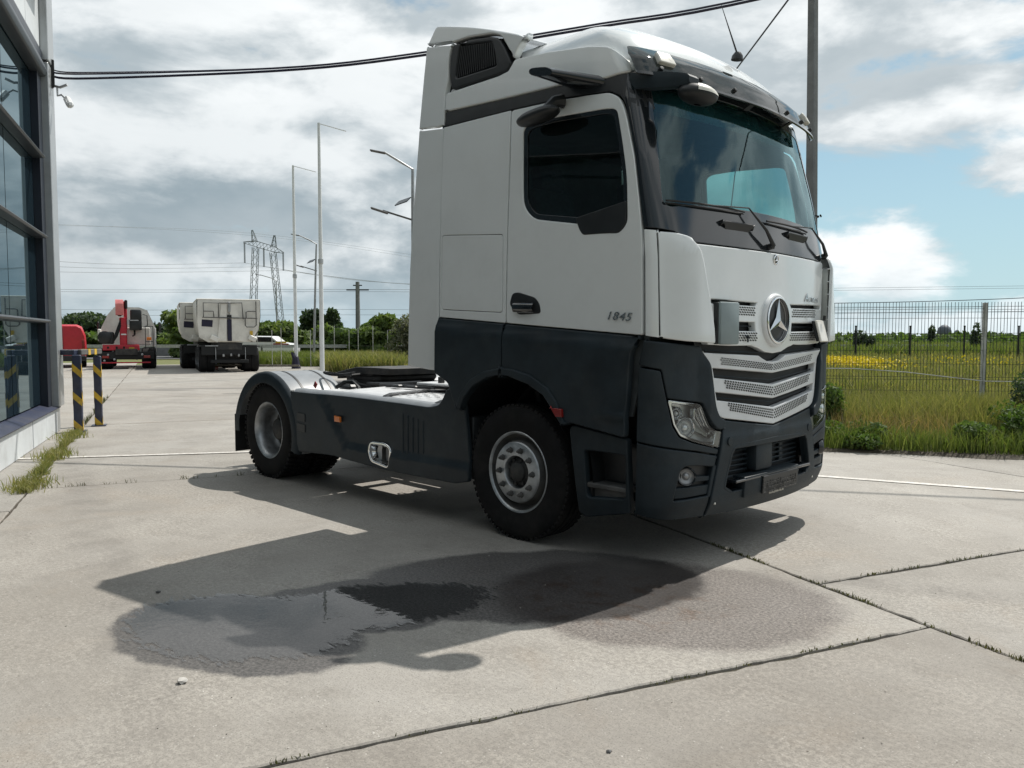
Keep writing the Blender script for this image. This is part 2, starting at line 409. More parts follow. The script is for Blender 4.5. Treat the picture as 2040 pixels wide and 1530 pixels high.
# ------------------------------------------------------------------ ground materials
def ell(g, P, cx, cy, a, b, rot, soft=.35):
    """soft ellipse mask on the ground"""
    mp = g.n('ShaderNodeMapping', vector_type='TEXTURE'); g.l(P, mp.inputs[0])
    mp.inputs['Location'].default_value = (cx, cy, 0); mp.inputs['Rotation'].default_value = (0, 0, R(rot)); mp.inputs['Scale'].default_value = (a, b, 1)
    fl = g.v('MULTIPLY', mp.outputs[0], (1, 1, 0))
    return g.ss(g.v('LENGTH', fl), 1+soft*.5, 1-soft*.5)
def concrete(name):
    m, g = newmat(name)
    geo = g.n('ShaderNodeNewGeometry'); P = geo.outputs['Position']
    oi = g.n('ShaderNodeObjectInfo').outputs['Color']
    big = g.noise(P, .35, 5, .6, .4); mid = g.noise(P, 2.3, 7, .68, .3); fine = g.noise(P, 38, 5, .75); 
    st = g.n('ShaderNodeMapping'); g.l(P, st.inputs[0]); st.inputs['Rotation'].default_value = (0, 0, R(-68)); st.inputs['Scale'].default_value = (1.2, 30, 1)
    streak = g.noise(st.outputs[0], 1.4, 6, .65)
    c = g.mix(g.ss(big, .3, .7), (.262, .242, .214, 1), (.350, .334, .308, 1))
    c = g.mix(g.m('MULTIPLY', g.ss(mid, .42, .72), .62), c, (.20, .184, .162, 1))
    c = g.mix(g.m('MULTIPLY', g.ss(streak, .5, .8), .28), c, (.47, .445, .405, 1))
    c = g.mix(g.m('MULTIPLY', g.ss(g.noise(P, .9, 6, .7, .8), .54, .72), .4), c, (.285, .238, .188, 1))
    vo = g.n('ShaderNodeTexVoronoi'); g.l(P, vo.inputs['Vector']); vo.inputs['Scale'].default_value = 55
    sp = g.m('MULTIPLY', g.ss(vo.outputs['Distance'], .28, .12), g.ss(g.noise(P, 9, 3, .6), .45, .7))
    vs2 = g.n('ShaderNodeSeparateColor'); g.l(vo.outputs['Color'], vs2.inputs[0])
    agg = g.mix(vs2.outputs[0], (.13, .12, .11, 1), (.72, .70, .66, 1))
    c = g.mix(g.m('MULTIPLY', sp, .95), c, agg)
    c = g.mix(g.m('MULTIPLY', g.ss(fine, .40, .62), g.m('ADD', .15, g.m('MULTIPLY', g.ss(g.noise(P, 1.1, 4, .6), .35, .7), .45))), c, (.50, .47, .42, 1))
    c = g.mix(g.m('MULTIPLY', g.ss(g.noise(P, 120, 4, .75), .50, .66), .70), c, (.15, .14, .125, 1))
    c = g.v('MULTIPLY', c, oi)
    # rust and oil stains
    PD = g.v('ADD', P, g.v('SCALE', g.v('SUBTRACT', g.noise(P, 2.2, 5, .6, 0, 1), (.5, .5, .5)), scale=.30))
    damp = ell(g, PD, 1.50, -1.55, .98, .76, 32, .20)
    wet = g.m('MAXIMUM', ell(g, PD, .27, -3.50, .72, .50, 18, .10), ell(g, PD, .42, -2.75, .85, .45, 68, .12))
    wet = g.m('MAXIMUM', wet, ell(g, PD, .78, -1.85, 1.08, .70, 52, .12))
    rust = g.m('MULTIPLY', g.m('MULTIPLY', ell(g, PD, 1.3, -1.75, .6, .42, 30, .8), g.ss(g.noise(P, 7, 6, .7), .48, .66)), .75)
    c = g.mix(g.m('MULTIPLY', damp, .85), c, g.v('MULTIPLY', c, (.42, .39, .39)))
    c = g.mix(rust, c, (.10, .055, .03, 1))
    c = g.mix(g.m('MULTIPLY', wet, .97), c, g.v('MULTIPLY', c, (.27, .27, .285)))
    grit = g.m('ADD', .45, g.m('MULTIPLY', g.ss(g.noise(P, 62, 5, .75), .35, .65), 1.1))
    c = g.mix(g.m('MULTIPLY', g.m('MAXIMUM', damp, wet), .85), c, g.v('SCALE', c, scale=grit))
    trk = g.m('MAXIMUM', g.m('MAXIMUM', ell(g, PD, -2.6, -3.3, 5.5, .16, -14, 1.2), ell(g, PD, -1.2, -4.6, 6.5, .14, -12, 1.2)), g.m('MAXIMUM', ell(g, PD, 4.2, .6, 5.0, .16, 28, 1.2), ell(g, PD, -12, 3.2, 7, .22, 30, 1.2)))
    c = g.mix(g.m('MULTIPLY', trk, g.m('MULTIPLY', g.ss(mid, .3, .7), .34)), c, (.13, .12, .11, 1))
    oil = g.m('MULTIPLY', g.m('MAXIMUM', ell(g, PD, -18.5, 3.4, .9, .35, 40, .6), ell(g, PD, -17.0, 6.0, 3.4, .35, 48, .9)), .55)
    c = g.mix(oil, c, (.10, .095, .09, 1))
    r = g.m('SUBTRACT', .82, g.m('MULTIPLY', wet, g.m('ADD', .16, g.m('MULTIPLY', mid, .22))))
    r = g.m('SUBTRACT', r, g.m('MULTIPLY', damp, .12))
    b = princ(g, c, r); b.inputs['Specular IOR Level'].default_value = .5
    bp = g.n('ShaderNodeBump'); bp.inputs['Distance'].default_value = .006
    h = g.m('ADD', g.m('MULTIPLY', fine, .5), g.m('MULTIPLY', streak, .35)); h = g.m('ADD', h, g.m('MULTIPLY', sp, .25))
    g.l(h, bp.inputs['Height']); g.put(bp.inputs['Strength'], g.m('SUBTRACT', .55, g.m('MULTIPLY', wet, .25)))
    g.l(bp.outputs[0], b.inputs['Normal']); out(g, b.outputs[0])
concrete('concrete')
def groundmat(name, cols, scale, bump=.5):
    m, g = newmat(name); P = g.n('ShaderNodeNewGeometry').outputs['Position']
    a, b_, c_ = cols
    c = g.mix(g.ss(g.noise(P, scale, 8, .65), .35, .65), (*a, 1), (*b_, 1))
    c = g.mix(g.ss(g.noise(P, scale*.13, 5, .6), .45, .65), c, (*c_, 1))
    b = princ(g, c, .9); bp = g.n('ShaderNodeBump'); bp.inputs['Strength'].default_value = bump; bp.inputs['Distance'].default_value = .03
    g.l(g.noise(P, scale*4, 6, .7), bp.inputs['Height']); g.l(bp.outputs[0], b.inputs['Normal']); out(g, b.outputs[0])
groundmat('soil', ((.055, .045, .034), (.10, .085, .065), (.075, .07, .045)), 9)
groundmat('meadow', ((.10, .115, .034), (.15, .145, .05), (.12, .15, .04)), 1.2)
groundmat('asphalt', ((.10, .10, .10), (.14, .14, .14), (.12, .12, .125)), 5, .2)
def linemat():
    m, g = newmat('line_paint'); P = g.n('ShaderNodeNewGeometry').outputs['Position']
    wear = g.ss(g.noise(P, 14, 8, .75), .40, .62)
    c = g.mix(g.m('MULTIPLY', wear, .8), (.66, .64, .60, 1), (.38, .35, .31, 1)); out(g, princ(g, c, .75).outputs[0])
linemat()
def watermat():
    m, g = newmat('puddle_water'); P = g.n('ShaderNodeNewGeometry').outputs['Position']
    fr = g.n('ShaderNodeFresnel'); fr.inputs[0].default_value = 1.36
    bp = g.n('ShaderNodeBump'); bp.inputs['Strength'].default_value = .04; bp.inputs['Distance'].default_value = .01
    g.l(g.noise(P, 14, 2, .5), bp.inputs['Height']); g.l(bp.outputs[0], fr.inputs['Normal'])
    t = g.n('ShaderNodeBsdfTransparent'); t.inputs[0].default_value = (.80, .82, .84, 1)
    gl = g.n('ShaderNodeBsdfGlossy'); gl.inputs['Roughness'].default_value = .02; g.l(bp.outputs[0], gl.inputs['Normal'])
    di = g.n('ShaderNodeBsdfDiffuse'); di.inputs[0].default_value = (.12, .11, .10, 1)
    a = g.n('ShaderNodeMixShader'); a.inputs[0].default_value = .06; g.l(t.outputs[0], a.inputs[1]); g.l(di.outputs[0], a.inputs[2])
    x = g.n('ShaderNodeMixShader'); g.l(fr.outputs[0], x.inputs[0]); g.l(a.outputs[0], x.inputs[1]); g.l(gl.outputs[0], x.inputs[2])
    PD = g.v('ADD', P, g.v('SCALE', g.v('SUBTRACT', g.noise(P, 5, 6, .65, 0, 1), (.5, .5, .5)), scale=.22))
    dp = g.m('MAXIMUM', ell(g, PD, .20, -3.46, .62, .40, 20, 1.3), ell(g, PD, .44, -2.82, .66, .34, 66, 1.3))
    st = g.n('ShaderNodeMapping'); g.l(P, st.inputs[0]); st.inputs['Rotation'].default_value = (0, 0, R(-40)); st.inputs['Scale'].default_value = (1, 3.2, 1)
    dp = g.m('ADD', dp, g.m('MULTIPLY', g.m('SUBTRACT', g.noise(st.outputs[0], 9, 7, .7), .5), 1.1))
    film = g.ss(dp, .40, .50)                      # water stands only in the hollows of the slab
    t2 = g.n('ShaderNodeBsdfTransparent'); y = g.n('ShaderNodeMixShader'); g.l(film, y.inputs[0]); g.l(t2.outputs[0], y.inputs[1]); g.l(x.outputs[0], y.inputs[2])
    out(g, y.outputs[0])
watermat()

# ------------------------------------------------------------------ ground, yard slabs, road, meadow
GA = R(-21.1); e1 = Vector((math.cos(GA), math.sin(GA), 0)); e2 = Vector((-math.sin(GA), math.cos(GA), 0))
def yard(u, v, z=0.): return e1*u+e2*v+Vector((0, 0, z))
rng = random.Random(4); nrg = np.random.default_rng(11)
# the land: one sheet to the horizon, dipping a little under the yard slabs
gx = sorted(set([-3000, -1200, -500, -250, -120, -70, -50, -40, -30, -20, -10, 0, 10, 20, 40, 80, 200, 600, 3000]))
mb = MB(); mb.grid([[(x, y, -.022) for x in gx] for y in gx])
tag(mb.build('ground', 'meadow', smooth=0), kind='structure')
mb = MB(); mb.grid([[yard(u, v, -.016) for u in (-40, -20, 0, 16)] for v in (-10, 0, 10, 21)])
tag(mb.build('joint_soil', 'soil', smooth=0), kind='structure')
yd = empty('concrete_yard'); tag(yd, kind='structure')
def slab(u0, u1, v0, v1, gu=.013, gv=.011):
    r = random.Random(int(u0*977+v0*131)); pts = []
    def edge(a, b, inset_dir):
        L = math.hypot(b[0]-a[0], b[1]-a[1]); n = max(2, int(L/.07)); ph = r.uniform(0, 6)
        for i in range(n):
            t = i/n; j = r.gauss(0, .0028)+(.016 if r.random() < .06 else 0)*r.random()+.004*math.sin(t*L*2.3+ph)+.003*math.sin(t*L*6.1+2*ph)
            pts.append((a[0]+(b[0]-a[0])*t+inset_dir[0]*j, a[1]+(b[1]-a[1])*t+inset_dir[1]*j))
    a, b, c, d_ = (u0+gu, v0+gv), (u1-gu, v0+gv), (u1-gu, v1-gv), (u0+gu, v1-gv)
    edge(a, b, (0, 1)); edge(b, c, (-1, 0)); edge(c, d_, (0, -1)); edge(d_, a, (1, 0))
    cx, cy = (u0+u1)/2, (v0+v1)/2; dz = r.gauss(0, .0012)
    mb = MB(); T = [mb.bm.verts.new(yard(p[0]-(p[0]-cx)*.0022, p[1]-(p[1]-cy)*.0026, dz)) for p in pts]
    M = [mb.bm.verts.new(yard(p[0], p[1], dz-.006)) for p in pts]; B = [mb.bm.verts.new(yard(p[0], p[1], -.02)) for p in pts]
    mb.bm.faces.new(T); n = len(pts)
    for A_, B_ in ((T, M), (M, B)):
        for k in range(n): mb.bm.faces.new((A_[k], B_[k], B_[(k+1) % n], A_[(k+1) % n]))
    o = mb.build('concrete_slab', 'concrete', yd, smooth=0)
    t = {(2.9, -4.7): .80, (-3.25, -4.7): .97, (2.12, .11): .90}.get((round(u0, 2), v0), r.uniform(.88, 1.04)); w2 = r.uniform(-.012, .012)
    o.color = (t+w2, t, t-w2, 1)                    # tone differs per slab; a few foreground ones set by hand, nearest darkest
rows = [(-9.5, -4.7, -2.2), (-4.7, .11, 2.90), (.11, 4.90, 2.12), (4.90, 9.7, 3.6), (9.7, 14.5, 1.2), (14.5, 19.3, 2.6)]
for v0, v1, uo in rows:
    for k in range(-7, 2):
        a = uo+6.15*k; q = yard(a+3.07, (v0+v1)/2)-Vector((-.30, 4.84, 0))
        if q.dot(Vector((-.477, .879, 0))) > 3.4 and q.dot(Vector((.879, .477, 0))) > -3: continue
        slab(a, a+6.15, v0, v1)
# painted parking lines
def line(a, b, w_=.11, name='painted_line'):
    a, b = Vector(a), Vector(b); t = (b-a).normalized(); n = Vector((-t.y, t.x, 0))*w_/2
    mb = MB(); mb.grid([[a+(b-a)*i/12+n+Vector((0, 0, .007)) for i in range(13)], [a+(b-a)*i/12-n+Vector((0, 0, .007)) for i in range(13)]])
    return tag(mb.build(name, 'line_paint', smooth=0), kind='structure')
line((-7.4, -3.4, 0), (-3.6, 2.6, 0), .10)
line((-2.2, 2.12, 0), (6.5, 4.95, 0), .10)
line((-26, 6.0, 0), (-23.6, 6.9, 0), .12)
# standing water on the slabs
mb = MB(); mb.grid([[(x, y, .0045) for x in np.linspace(-.75, 1.35, 8)] for y in np.linspace(-4.25, -1.95, 8)])
tag(mb.build('puddle', 'puddle_water', smooth=0), kind='structure')
# road beyond the far fence
RW = lambda la, dp: Vector((CAM.x, CAM.y, 0))+Vector((math.cos(YAW), math.sin(YAW), 0))*dp+Vector((math.sin(YAW), -math.cos(YAW), 0))*la+Vector((0, 0, .02))
mb = MB(); mb.grid([[RW(la, dp) for la in (-200, -60, -20, 20, 60, 200)] for dp in (52, 59.5)])
tag(mb.build('road', 'asphalt', smooth=0), kind='structure')
# grass verge along the yard's right-hand edge, a low bank
vd = Vector((.879, .477, 0)); vn = Vector((-.477, .879, 0)); vo_ = Vector((-.30, 4.84, 0))
mb = MB(); rws = []
for j, (dn, z) in enumerate(((-.05, -.01), (.05, .03), (.5, .06), (1.6, .08), (4, .06), (9, .02), (14, -.03))):
    rws.append([vo_+vd*(t*.6)+vn*(dn+(.10*math.sin(t*1.7)+.06*math.sin(t*4.1) if j < 3 else 0))+Vector((0, 0, z)) for t in range(-2, 60)])
mb.grid(rws); tag(mb.build('grass_verge', 'soil', smooth=60), kind='structure')

# ------------------------------------------------------------------ the tractor truck: cab surface
# x forward, y to the truck's left, front axle at x = 0, rear axle at x = -3.7
TB = [(0.20, 1.19, 1.02, 1.345, .11), (0.45, 1.215, 1.05, 1.378, .09), (0.80, 1.225, 1.07, 1.375, .072), (1.30, 1.225, 1.08, 1.358, .057),
      (1.50, 1.225, 1.12, 1.366, .058), (2.09, 1.22, 1.11, 1.362, .088), (2.62, 1.205, 1.03, 1.258, .108), (3.00, 1.185, .93, 1.185, .13),
      (3.20, 1.17, .87, 1.13, .13), (3.50, 1.14, .70, 0.98, .16)]
YB, CL = .92, .40; S0 = CL+YB
def tb(z):
    if z <= TB[0][0]: return TB[0][1:]
    for a, b in zip(TB, TB[1:]):
        if z <= b[0]:
            t = (z-a[0])/(b[0]-a[0]); return [a[i]+(b[i]-a[i])*t for i in range(1, 5)]
    return TB[-1][1:]
def cab(s, z):
    """point on the cab's outer skin: s runs along the right side, round the corner and across the front"""
    m = s > S0
    if m: s = 2*S0-s
    w_, xs, xc, k = tb(z)
    if s <= 0: x, y = xs+s, -w_
    elif s < CL:
        t = s/CL; bx = xc-k*YB*YB; h = .55*(w_-YB)
        p = ((xs, -w_), (xs+.62*(bx-xs), -w_), (bx-2*k*YB*h, -YB-h), (bx, -YB))
        c = ((1-t)**3, 3*t*(1-t)**2, 3*t*t*(1-t), t**3)
        x = sum(a*q_[0] for a, q_ in zip(c, p)); y = sum(a*q_[1] for a, q_ in zip(c, p))
    else:
        y = -(YB-(s-CL)); x = xc-k*y*y
    return Vector((x, -y if m else y, z))
def sx(x, z): return x-tb(z)[1]
def side(x, z): return cab(x-tb(z)[1], z)          # right-hand flank addressed by x
def mir(pts): return [(2*S0-s, z) for s, z in pts][::-1]
def sym(pts): return pts+mir(pts)                  # outline given for the right half only

TR = empty('tractor_truck', (0, 0, 0), 0, 'white two-axle tractor truck with dark grey bumper and side skirts, parked in its own shadow', 'truck')
def both(fn, *a, **k):
    o = fn(*a, **k); o2 = mirror_obj(o, o.parent); return o, o2

# ---- white upper cab -------------------------------------------------
DOOR = [(-.083, 3.125), (-.075, 2.747), (-.081, 2.302), (-.090, 1.592), (1.122, 1.502), (1.108, 2.086), (1.085, 2.298), (1.030, 2.625), (.962, 2.865), (.930, 2.953), (.893, 3.017), (.815, 3.062), (.618, 3.085), (.328, 3.107)]
WIN = rp([(.046, 2.962), (.070, 2.42), (.17, 2.318), (.592, 2.243), (.624, 2.185), (.93, 2.150), (.992, 2.21), (.979, 2.50), (.940, 2.70), (.880, 2.945), (.788, 2.963), (.364, 2.993), (.10, 2.993)], [.03, .10, .10, .02, .03, .06, .05, .3, .3, .08, .1, .1, .05])
grow = lambda P, d: [(x+(d if x > .55 else -d), z+(d if z > 2.6 else -d)) for x, z in P]
door = panel('door', rp(DOOR, [.03, 0, 0, .02, .02, 0, 0, 0, 0, .04, .08, .08, 0, 0]), side, 'white_paint', TR, holes=[WIN], bev=.007, dv=.10, du=.12)
pane = panel('window_pane', grow(WIN, .012), side, 'side_glass', door, off=-.016, th=.005, bev=.001, du=.15, dv=.12)
fr_in = rp([(.085, 2.935), (.105, 2.44), (.19, 2.352), (.60, 2.285), (.93, 2.285), (.958, 2.31), (.945, 2.50), (.91, 2.68), (.852, 2.915), (.77, 2.935), (.364, 2.962), (.14, 2.962)], .05)
panel('window_seal', grow(WIN, .004), side, 'black_gloss', door, off=-.008, th=.02, bev=.003, holes=[fr_in], du=.15, dv=.12)
panel('mirror_foot', rp([(.56, 2.285), (.60, 2.20), (.63, 2.165), (.93, 2.155), (.985, 2.21), (.984, 2.35)], .02), side, 'black_plastic', door, off=.004, th=.02, bev=.006)
HAN = rp([(-.026, 1.807), (.037, 1.811), (.201, 1.768), (.243, 1.725), (.260, 1.655), (.039, 1.649), (-.056, 1.723)], .03)
hd = panel('door_handle', HAN, side, 'black_plastic', door, off=.004, th=.03, bev=.004)
mb = MB(); mb.grid([[side(x, 1.70+.035*math.cos(a)-.02*(x-.08)*2)+Vector((0, -.012-.022*math.sin(a)-.012*math.sin((x-.0)/.2*math.pi), 0)) for a in np.linspace(0, math.pi, 7)] for x in np.linspace(0, .2, 9)])
mb.build('grip', 'black_gloss', hd)
me = text_mesh('1845', .075, .003, .25, 1.08)
to = link('model_number', me, 'silver_text', door); to.matrix_local = Matrix(((1, 0, 0, .938), (0, 0, -1, -1.229), (0, 1, 0, 1.621), (0, 0, 0, 1))) @ Matrix.Rotation(R(-4.5), 4, 'Z') @ Matrix.Scale(1.28, 4, (1, 0, 0))
# left door: same shapes mirrored
doorL = mirror_obj(door, TR)
for ch in list(doorL.children):
    if ch.name.startswith('model_number'): bpy.data.objects.remove(ch)
SIDEP = [(-.845, 3.143), (-.845, 2.4), (-.850, 1.648), (-.100, 1.592), (-.091, 2.302), (-.085, 2.747), (-.093, 3.128)]
HAT = rp([(-.828, 2.295), (-.828, 1.706), (-.130, 1.668), (-.130, 2.240)], .03)
def sidepanel():
    o = panel('rear_side_panel', rp(SIDEP, .01), side, 'white_paint', TR, bev=.006, holes=[HAT], dv=.15, du=.2)
    panel('locker_hatch', [(x*(1-.012)-.0055, z+(.004 if z < 2 else -.004)) for x, z in HAT], side, 'white_paint', o, bev=.005, dv=.15, du=.2); return o
both(sidepanel)
# roof-edge side panel and the black gutter band under it
CN = lambda P: [(sx(x, z), z) for x, z in P]
RS = CN([(-.842, 3.268), (-.128, 3.228), (.416, 3.203), (.775, 3.162)])+[(.14, 3.168), (.17, 3.235), (.10, 3.30)]+CN([(.85, 3.335), (.764, 3.372), (.612, 3.412), (.242, 3.468), (-.085, 3.497), (-.145, 3.425), (-.25, 3.412), (-.842, 3.412)])
both(panel, 'roof_side_panel', rp(RS, .02), cab, 'white_paint', TR, bev=.012, th=.05, du=.08, dv=.06, off=.004)
GU = CN([(-.842, 3.152), (-.084, 3.135), (.328, 3.116), (.618, 3.094), (.815, 3.071), (.90, 3.024)])+[(.02, 2.94), (.30, 2.94), (.30, 3.20), (.13, 3.165)]+CN([(.775, 3.160), (.416, 3.200), (-.128, 3.224), (-.842, 3.262)])
both(panel, 'gutter_trim', GU, cab, 'black_plastic', TR, off=-.006, th=.03, bev=.004, du=.08, dv=.06)
# rear air deflectors (free-standing fins behind the cab)
def fin(x, z, w_=None):
    return Vector((x, -(1.222 if z < 2 else 1.222-.045*(z-2)), z))
both(panel, 'side_deflector', rp([(-1.272, 1.252), (-.870, 1.212), (-.862, 1.60), (-.852, 3.140), (-1.165, 3.172), (-1.225, 2.28)], [.01, .01, 0, .01, .01, 0]), fin, 'white_paint', TR, th=.045, bev=.008, du=.2, dv=.3, back=True, off=lambda u, v: .006*math.exp(-((v-1.60)/.03)**2))
both(panel, 'upper_deflector', rp([(-1.165, 3.187), (-.850, 3.160), (-.848, 3.41), (-.815, 3.51), (-.822, 3.635), (-.805, 3.73), (-.772, 3.775), (-1.098, 3.832)], [.01, .01, .0, .03, .05, .03, .01, .01]), fin, 'white_paint', TR, th=.045, bev=.008, du=.2, dv=.3, back=True)
sp_side = rp([(-1.090, 3.848), (-.768, 3.79), (-.60, 3.785), (-.334, 3.742), (-.225, 3.70), (-.15, 3.59), (-.098, 3.505), (-.04, 3.58), (.05, 3.625), (-.177, 3.716), (-.40, 3.80), (-.614, 3.872), (-.842, 3.938), (-.985, 3.975)], [.01, .02, .02, .04, .04, .03, .01, .02, .02, .1, .1, .1, .1, .03])
both(panel, 'spoiler_side', sp_side, lambda x, z: Vector((x, -1.145+.05*max(0, z-3.7), z)), 'white_paint', TR, th=.06, bev=.014, du=.1, dv=.1, back=True)
mb = MB(); prof = [(-.985, 3.967), (-.842, 3.93), (-.614, 3.866), (-.40, 3.796), (-.177, 3.715), (.05, 3.63), (.22, 3.60)]
hwid = lambda x: 1.115-.42*max(0., (x+.22)/.44)**1.3
mb.grid([[(x, y*hwid(x), z-.035*abs(y)**4+.03) for y in np.linspace(-1, 1, 25)] for x, z in prof])
mb.grid([[(x+.01, y*1., z-.045-.035*(abs(y)/1.1)**4+.03) for y in np.linspace(-1.105, 1.105, 25)] for x, z in prof[:5]])
mb.build('roof_spoiler', 'white_paint', TR, smooth=50, fix=False)
VENT = rp([(-.768, 3.772), (-.60, 3.768), (-.345, 3.727), (-.25, 3.69), (-.178, 3.59), (-.115, 3.47), (-.16, 3.424), (-.465, 3.422), (-.775, 3.424), (-.805, 3.51), (-.812, 3.635), (-.795, 3.72)], [.02, .1, .06, .04, .05, .04, .03, .05, .03, .05, .05, .03])
def vent():
    pm_ = lambda x, z: Vector((x, -1.142+.03*max(0, z-3.5), z))
    o = panel('air_vent', VENT, pm_, 'black_plastic', TR, th=.06, bev=.015, du=.1, dv=.1, off=.004, holes=[rp([(-.69, 3.745), (-.735, 3.505), (-.265, 3.495), (-.325, 3.68)], .03)])
    panel('vent_back', [(-.72, 3.76), (-.75, 3.49), (-.24, 3.48), (-.30, 3.70)], pm_, 'hole_black', o, off=-.03, th=.01, bev=.001)
    for k in range(20):
        x = -.715+k*.0235; t = k/19
        mb = MB(); mb.bar(pm_(x, 3.505)+Vector((0, .004, 0)), pm_(x+.045*(1-t)-.03*t, 3.735-.06*t)+Vector((0, .004, 0)), .007, .012, up=(0, -1, 0)); mb.build('slat', 'black_plastic', o, smooth=0)
    return o
both(vent)
both(panel, 'vent_filler', [(-.90, 3.38), (-.05, 3.38), (-.12, 3.66), (-.45, 3.76), (-.90, 3.80)], lambda x, z: Vector((x, -1.075, z)), 'black_matt', TR, th=.01, bev=.001)
# high roof: stacked plan outlines
def roof_ring(t):
    c, s_ = math.cos(t), math.sin(t); w_ = 1.132*c**.38; xc = 1.115*max(c, .02)**.88; z = 3.20+.53*s_; k = .14; yb = .72*w_
    xs = xc-.30*c**.3-.02; bx = xc-k*yb*yb; h = .55*(w_-yb); P_ = []
    for i in range(9): P_.append((-.86+(xs+.86)*i/9, -w_))
    p = ((xs, -w_), (xs+.62*(bx-xs), -w_), (bx-2*k*yb*h, -yb-h), (bx, -yb))
    for i in range(10):
        q = i/10; cc = ((1-q)**3, 3*q*(1-q)**2, 3*q*q*(1-q), q**3)
        P_.append((sum(a*b[0] for a, b in zip(cc, p)), sum(a*b[1] for a, b in zip(cc, p))))
    for i in range(9):
        y = -yb*(1-i/8); P_.append((xc-k*y*y, y))
    P_ += [(x, -y) for x, y in P_[:-1]][::-1]
    return [(x, y, z) for x, y in P_]
mb = MB(); ts = [0, .06, .13, .21, .30, .40, .51, .63, .75, .87, .99, 1.11, 1.22, 1.32, 1.41, 1.48, 1.53]
rr = [roof_ring(t) for t in ts]; mb.grid(rr); mb.bm.faces.new([mb.bm.verts.new(p) for p in rr[-1]][::-1])
roof = mb.build('roof', 'white_paint', TR, smooth=60)
# seam across the roof
t0 = [(.52, 0)]
# ---- inner hull ------------------------------------------------------
def hull(): return panel('inner_side', CN([(-.86, 3.40), (-.86, 1.25), (-.60, 1.25), (-.13, 1.45), (.35, 1.30), (.54, .98), (1.02, .98)])+[(.05, 1.42), (.05, 2.0)]+CN([(1.05, 2.25), (.90, 2.95), (.80, 3.15), (.60, 3.40)]), cab, 'interior', TR, off=-.045, th=.02, bev=.001, holes=[CN(grow(WIN, .0))], du=.2, dv=.2)
both(hull)
mb = MB(); mb.box((-.872, 0, 2.33), (.03, 2.30, 2.10)); mb.build('rear_wall', 'interior', TR)
mb = MB(); mb.box((.1, 0, 1.48), (1.9, 2.30, .06)); mb.build('cab_floor', 'interior', TR)
mb = MB(); mb.box((.0, 0, 3.19), (1.7, 2.2, .03)); mb.build('cab_ceiling', 'interior', TR)
# ---- windscreen, pillars, scuttle ------------------------------------
GLS = rp(sym([(.205, 2.315), (.45, 2.338), (.756, 2.352), (1.05, 2.360), (1.31, 2.362)])+[], 0)
half = [(.30, 3.10), (.225, 2.34), (.27, 2.305), (.45, 2.335), (.756, 2.350), (1.05, 2.358), (S0, 2.360)]
topl = [(S0, 3.115), (.9, 3.112), (.5, 3.11)]
GL = rp([p for p in half]+mir(half)[1:]+mir(topl)+topl[1:], [.05, .04, .04]+[0]*9+[.04, .04, .05]+[0]*5, 3)
FRM = [(.012, 3.0), (.018, 2.30), (.022, 2.172), (.14, 2.165), (.277, 2.152), (.342, 2.118), (.375, 2.094), (.73, 2.09), (S0, 2.092)]
FRM = FRM+mir(FRM)[1:]+[(2*S0-.10, 3.17), (S0, 3.185), (.10, 3.17)]
fr = panel('windscreen_frame', FRM, cab, 'black_gloss', TR, off=-.006, th=.03, bev=.004, holes=[GL], du=.06, dv=.09)
ws = panel('windscreen', [(s+(.012 if s < S0 else -.012)*(-1), z) for s, z in GL], cab, 'windscreen_glass', TR, off=-.010, th=.006, bev=.001, du=.06, dv=.09)
# tinted sun strip seen on the glass behind the visor is the visor itself; scuttle with hand grips
for a, b in ((.70, 1.08), (1.56, 1.96)):
    panel('scuttle_grip', rp([(a, 2.238), (a+.05, 2.202), (b-.05, 2.202), (b, 2.236), (b-.03, 2.252), (a+.03, 2.252)], .015), cab, 'black_plastic', fr, off=lambda u, v: .034*max(0., min(1., (v-2.21)/.05)), th=.045, bev=.010, du=.04, dv=.02)
def wiper(b0, b1, piv, base):
    mb = MB(); O = lambda s, z, n: cab(s, z)+(cab(s+.01, z)-cab(s-.01, z)).cross(cab(s, z+.01)-cab(s, z-.01)).normalized()*n
    mb.tube([O(*base, .035), O(base[0]*.6+piv[0]*.4, base[1]*.6+piv[1]*.4, .055), O(*piv, .04)], .014, 8, radii=[.016, .011, .005])
    mid = ((b0[0]+b1[0])/2, (b0[1]+b1[1])/2)
    mb.tube([O(*piv, .04), O(*mid, .03)], .005, 6)
    mb.lathe([(0, 0), (.024, 0), (.024, .03), (.012, .04), (0, .04)], O(*base, .0), O(*base, 1)-O(*base, 0), 12)
    o = mb.build('wiper', 'black_plastic', TR)
    mb = MB(); n = 12
    mb.tube([O(b0[0]+(b1[0]-b0[0])*i/n, b0[1]+(b1[1]-b0[1])*i/n, .014+.014*math.sin(math.pi*i/n)) for i in range(n+1)], .007, 6)
    mb.tube([O(b0[0]+(b1[0]-b0[0])*i/n, b0[1]+(b1[1]-b0[1])*i/n-.012, .004) for i in range(n+1)], .005, 5)
    mb.build('blade', 'black_matt', o)
wiper((.235, 2.335), (.98, 2.335), (1.00, 2.355), (1.26, 2.12)); wiper((1.26, 2.30), (1.97, 2.29), (2.02, 2.32), (2.30, 2.13))
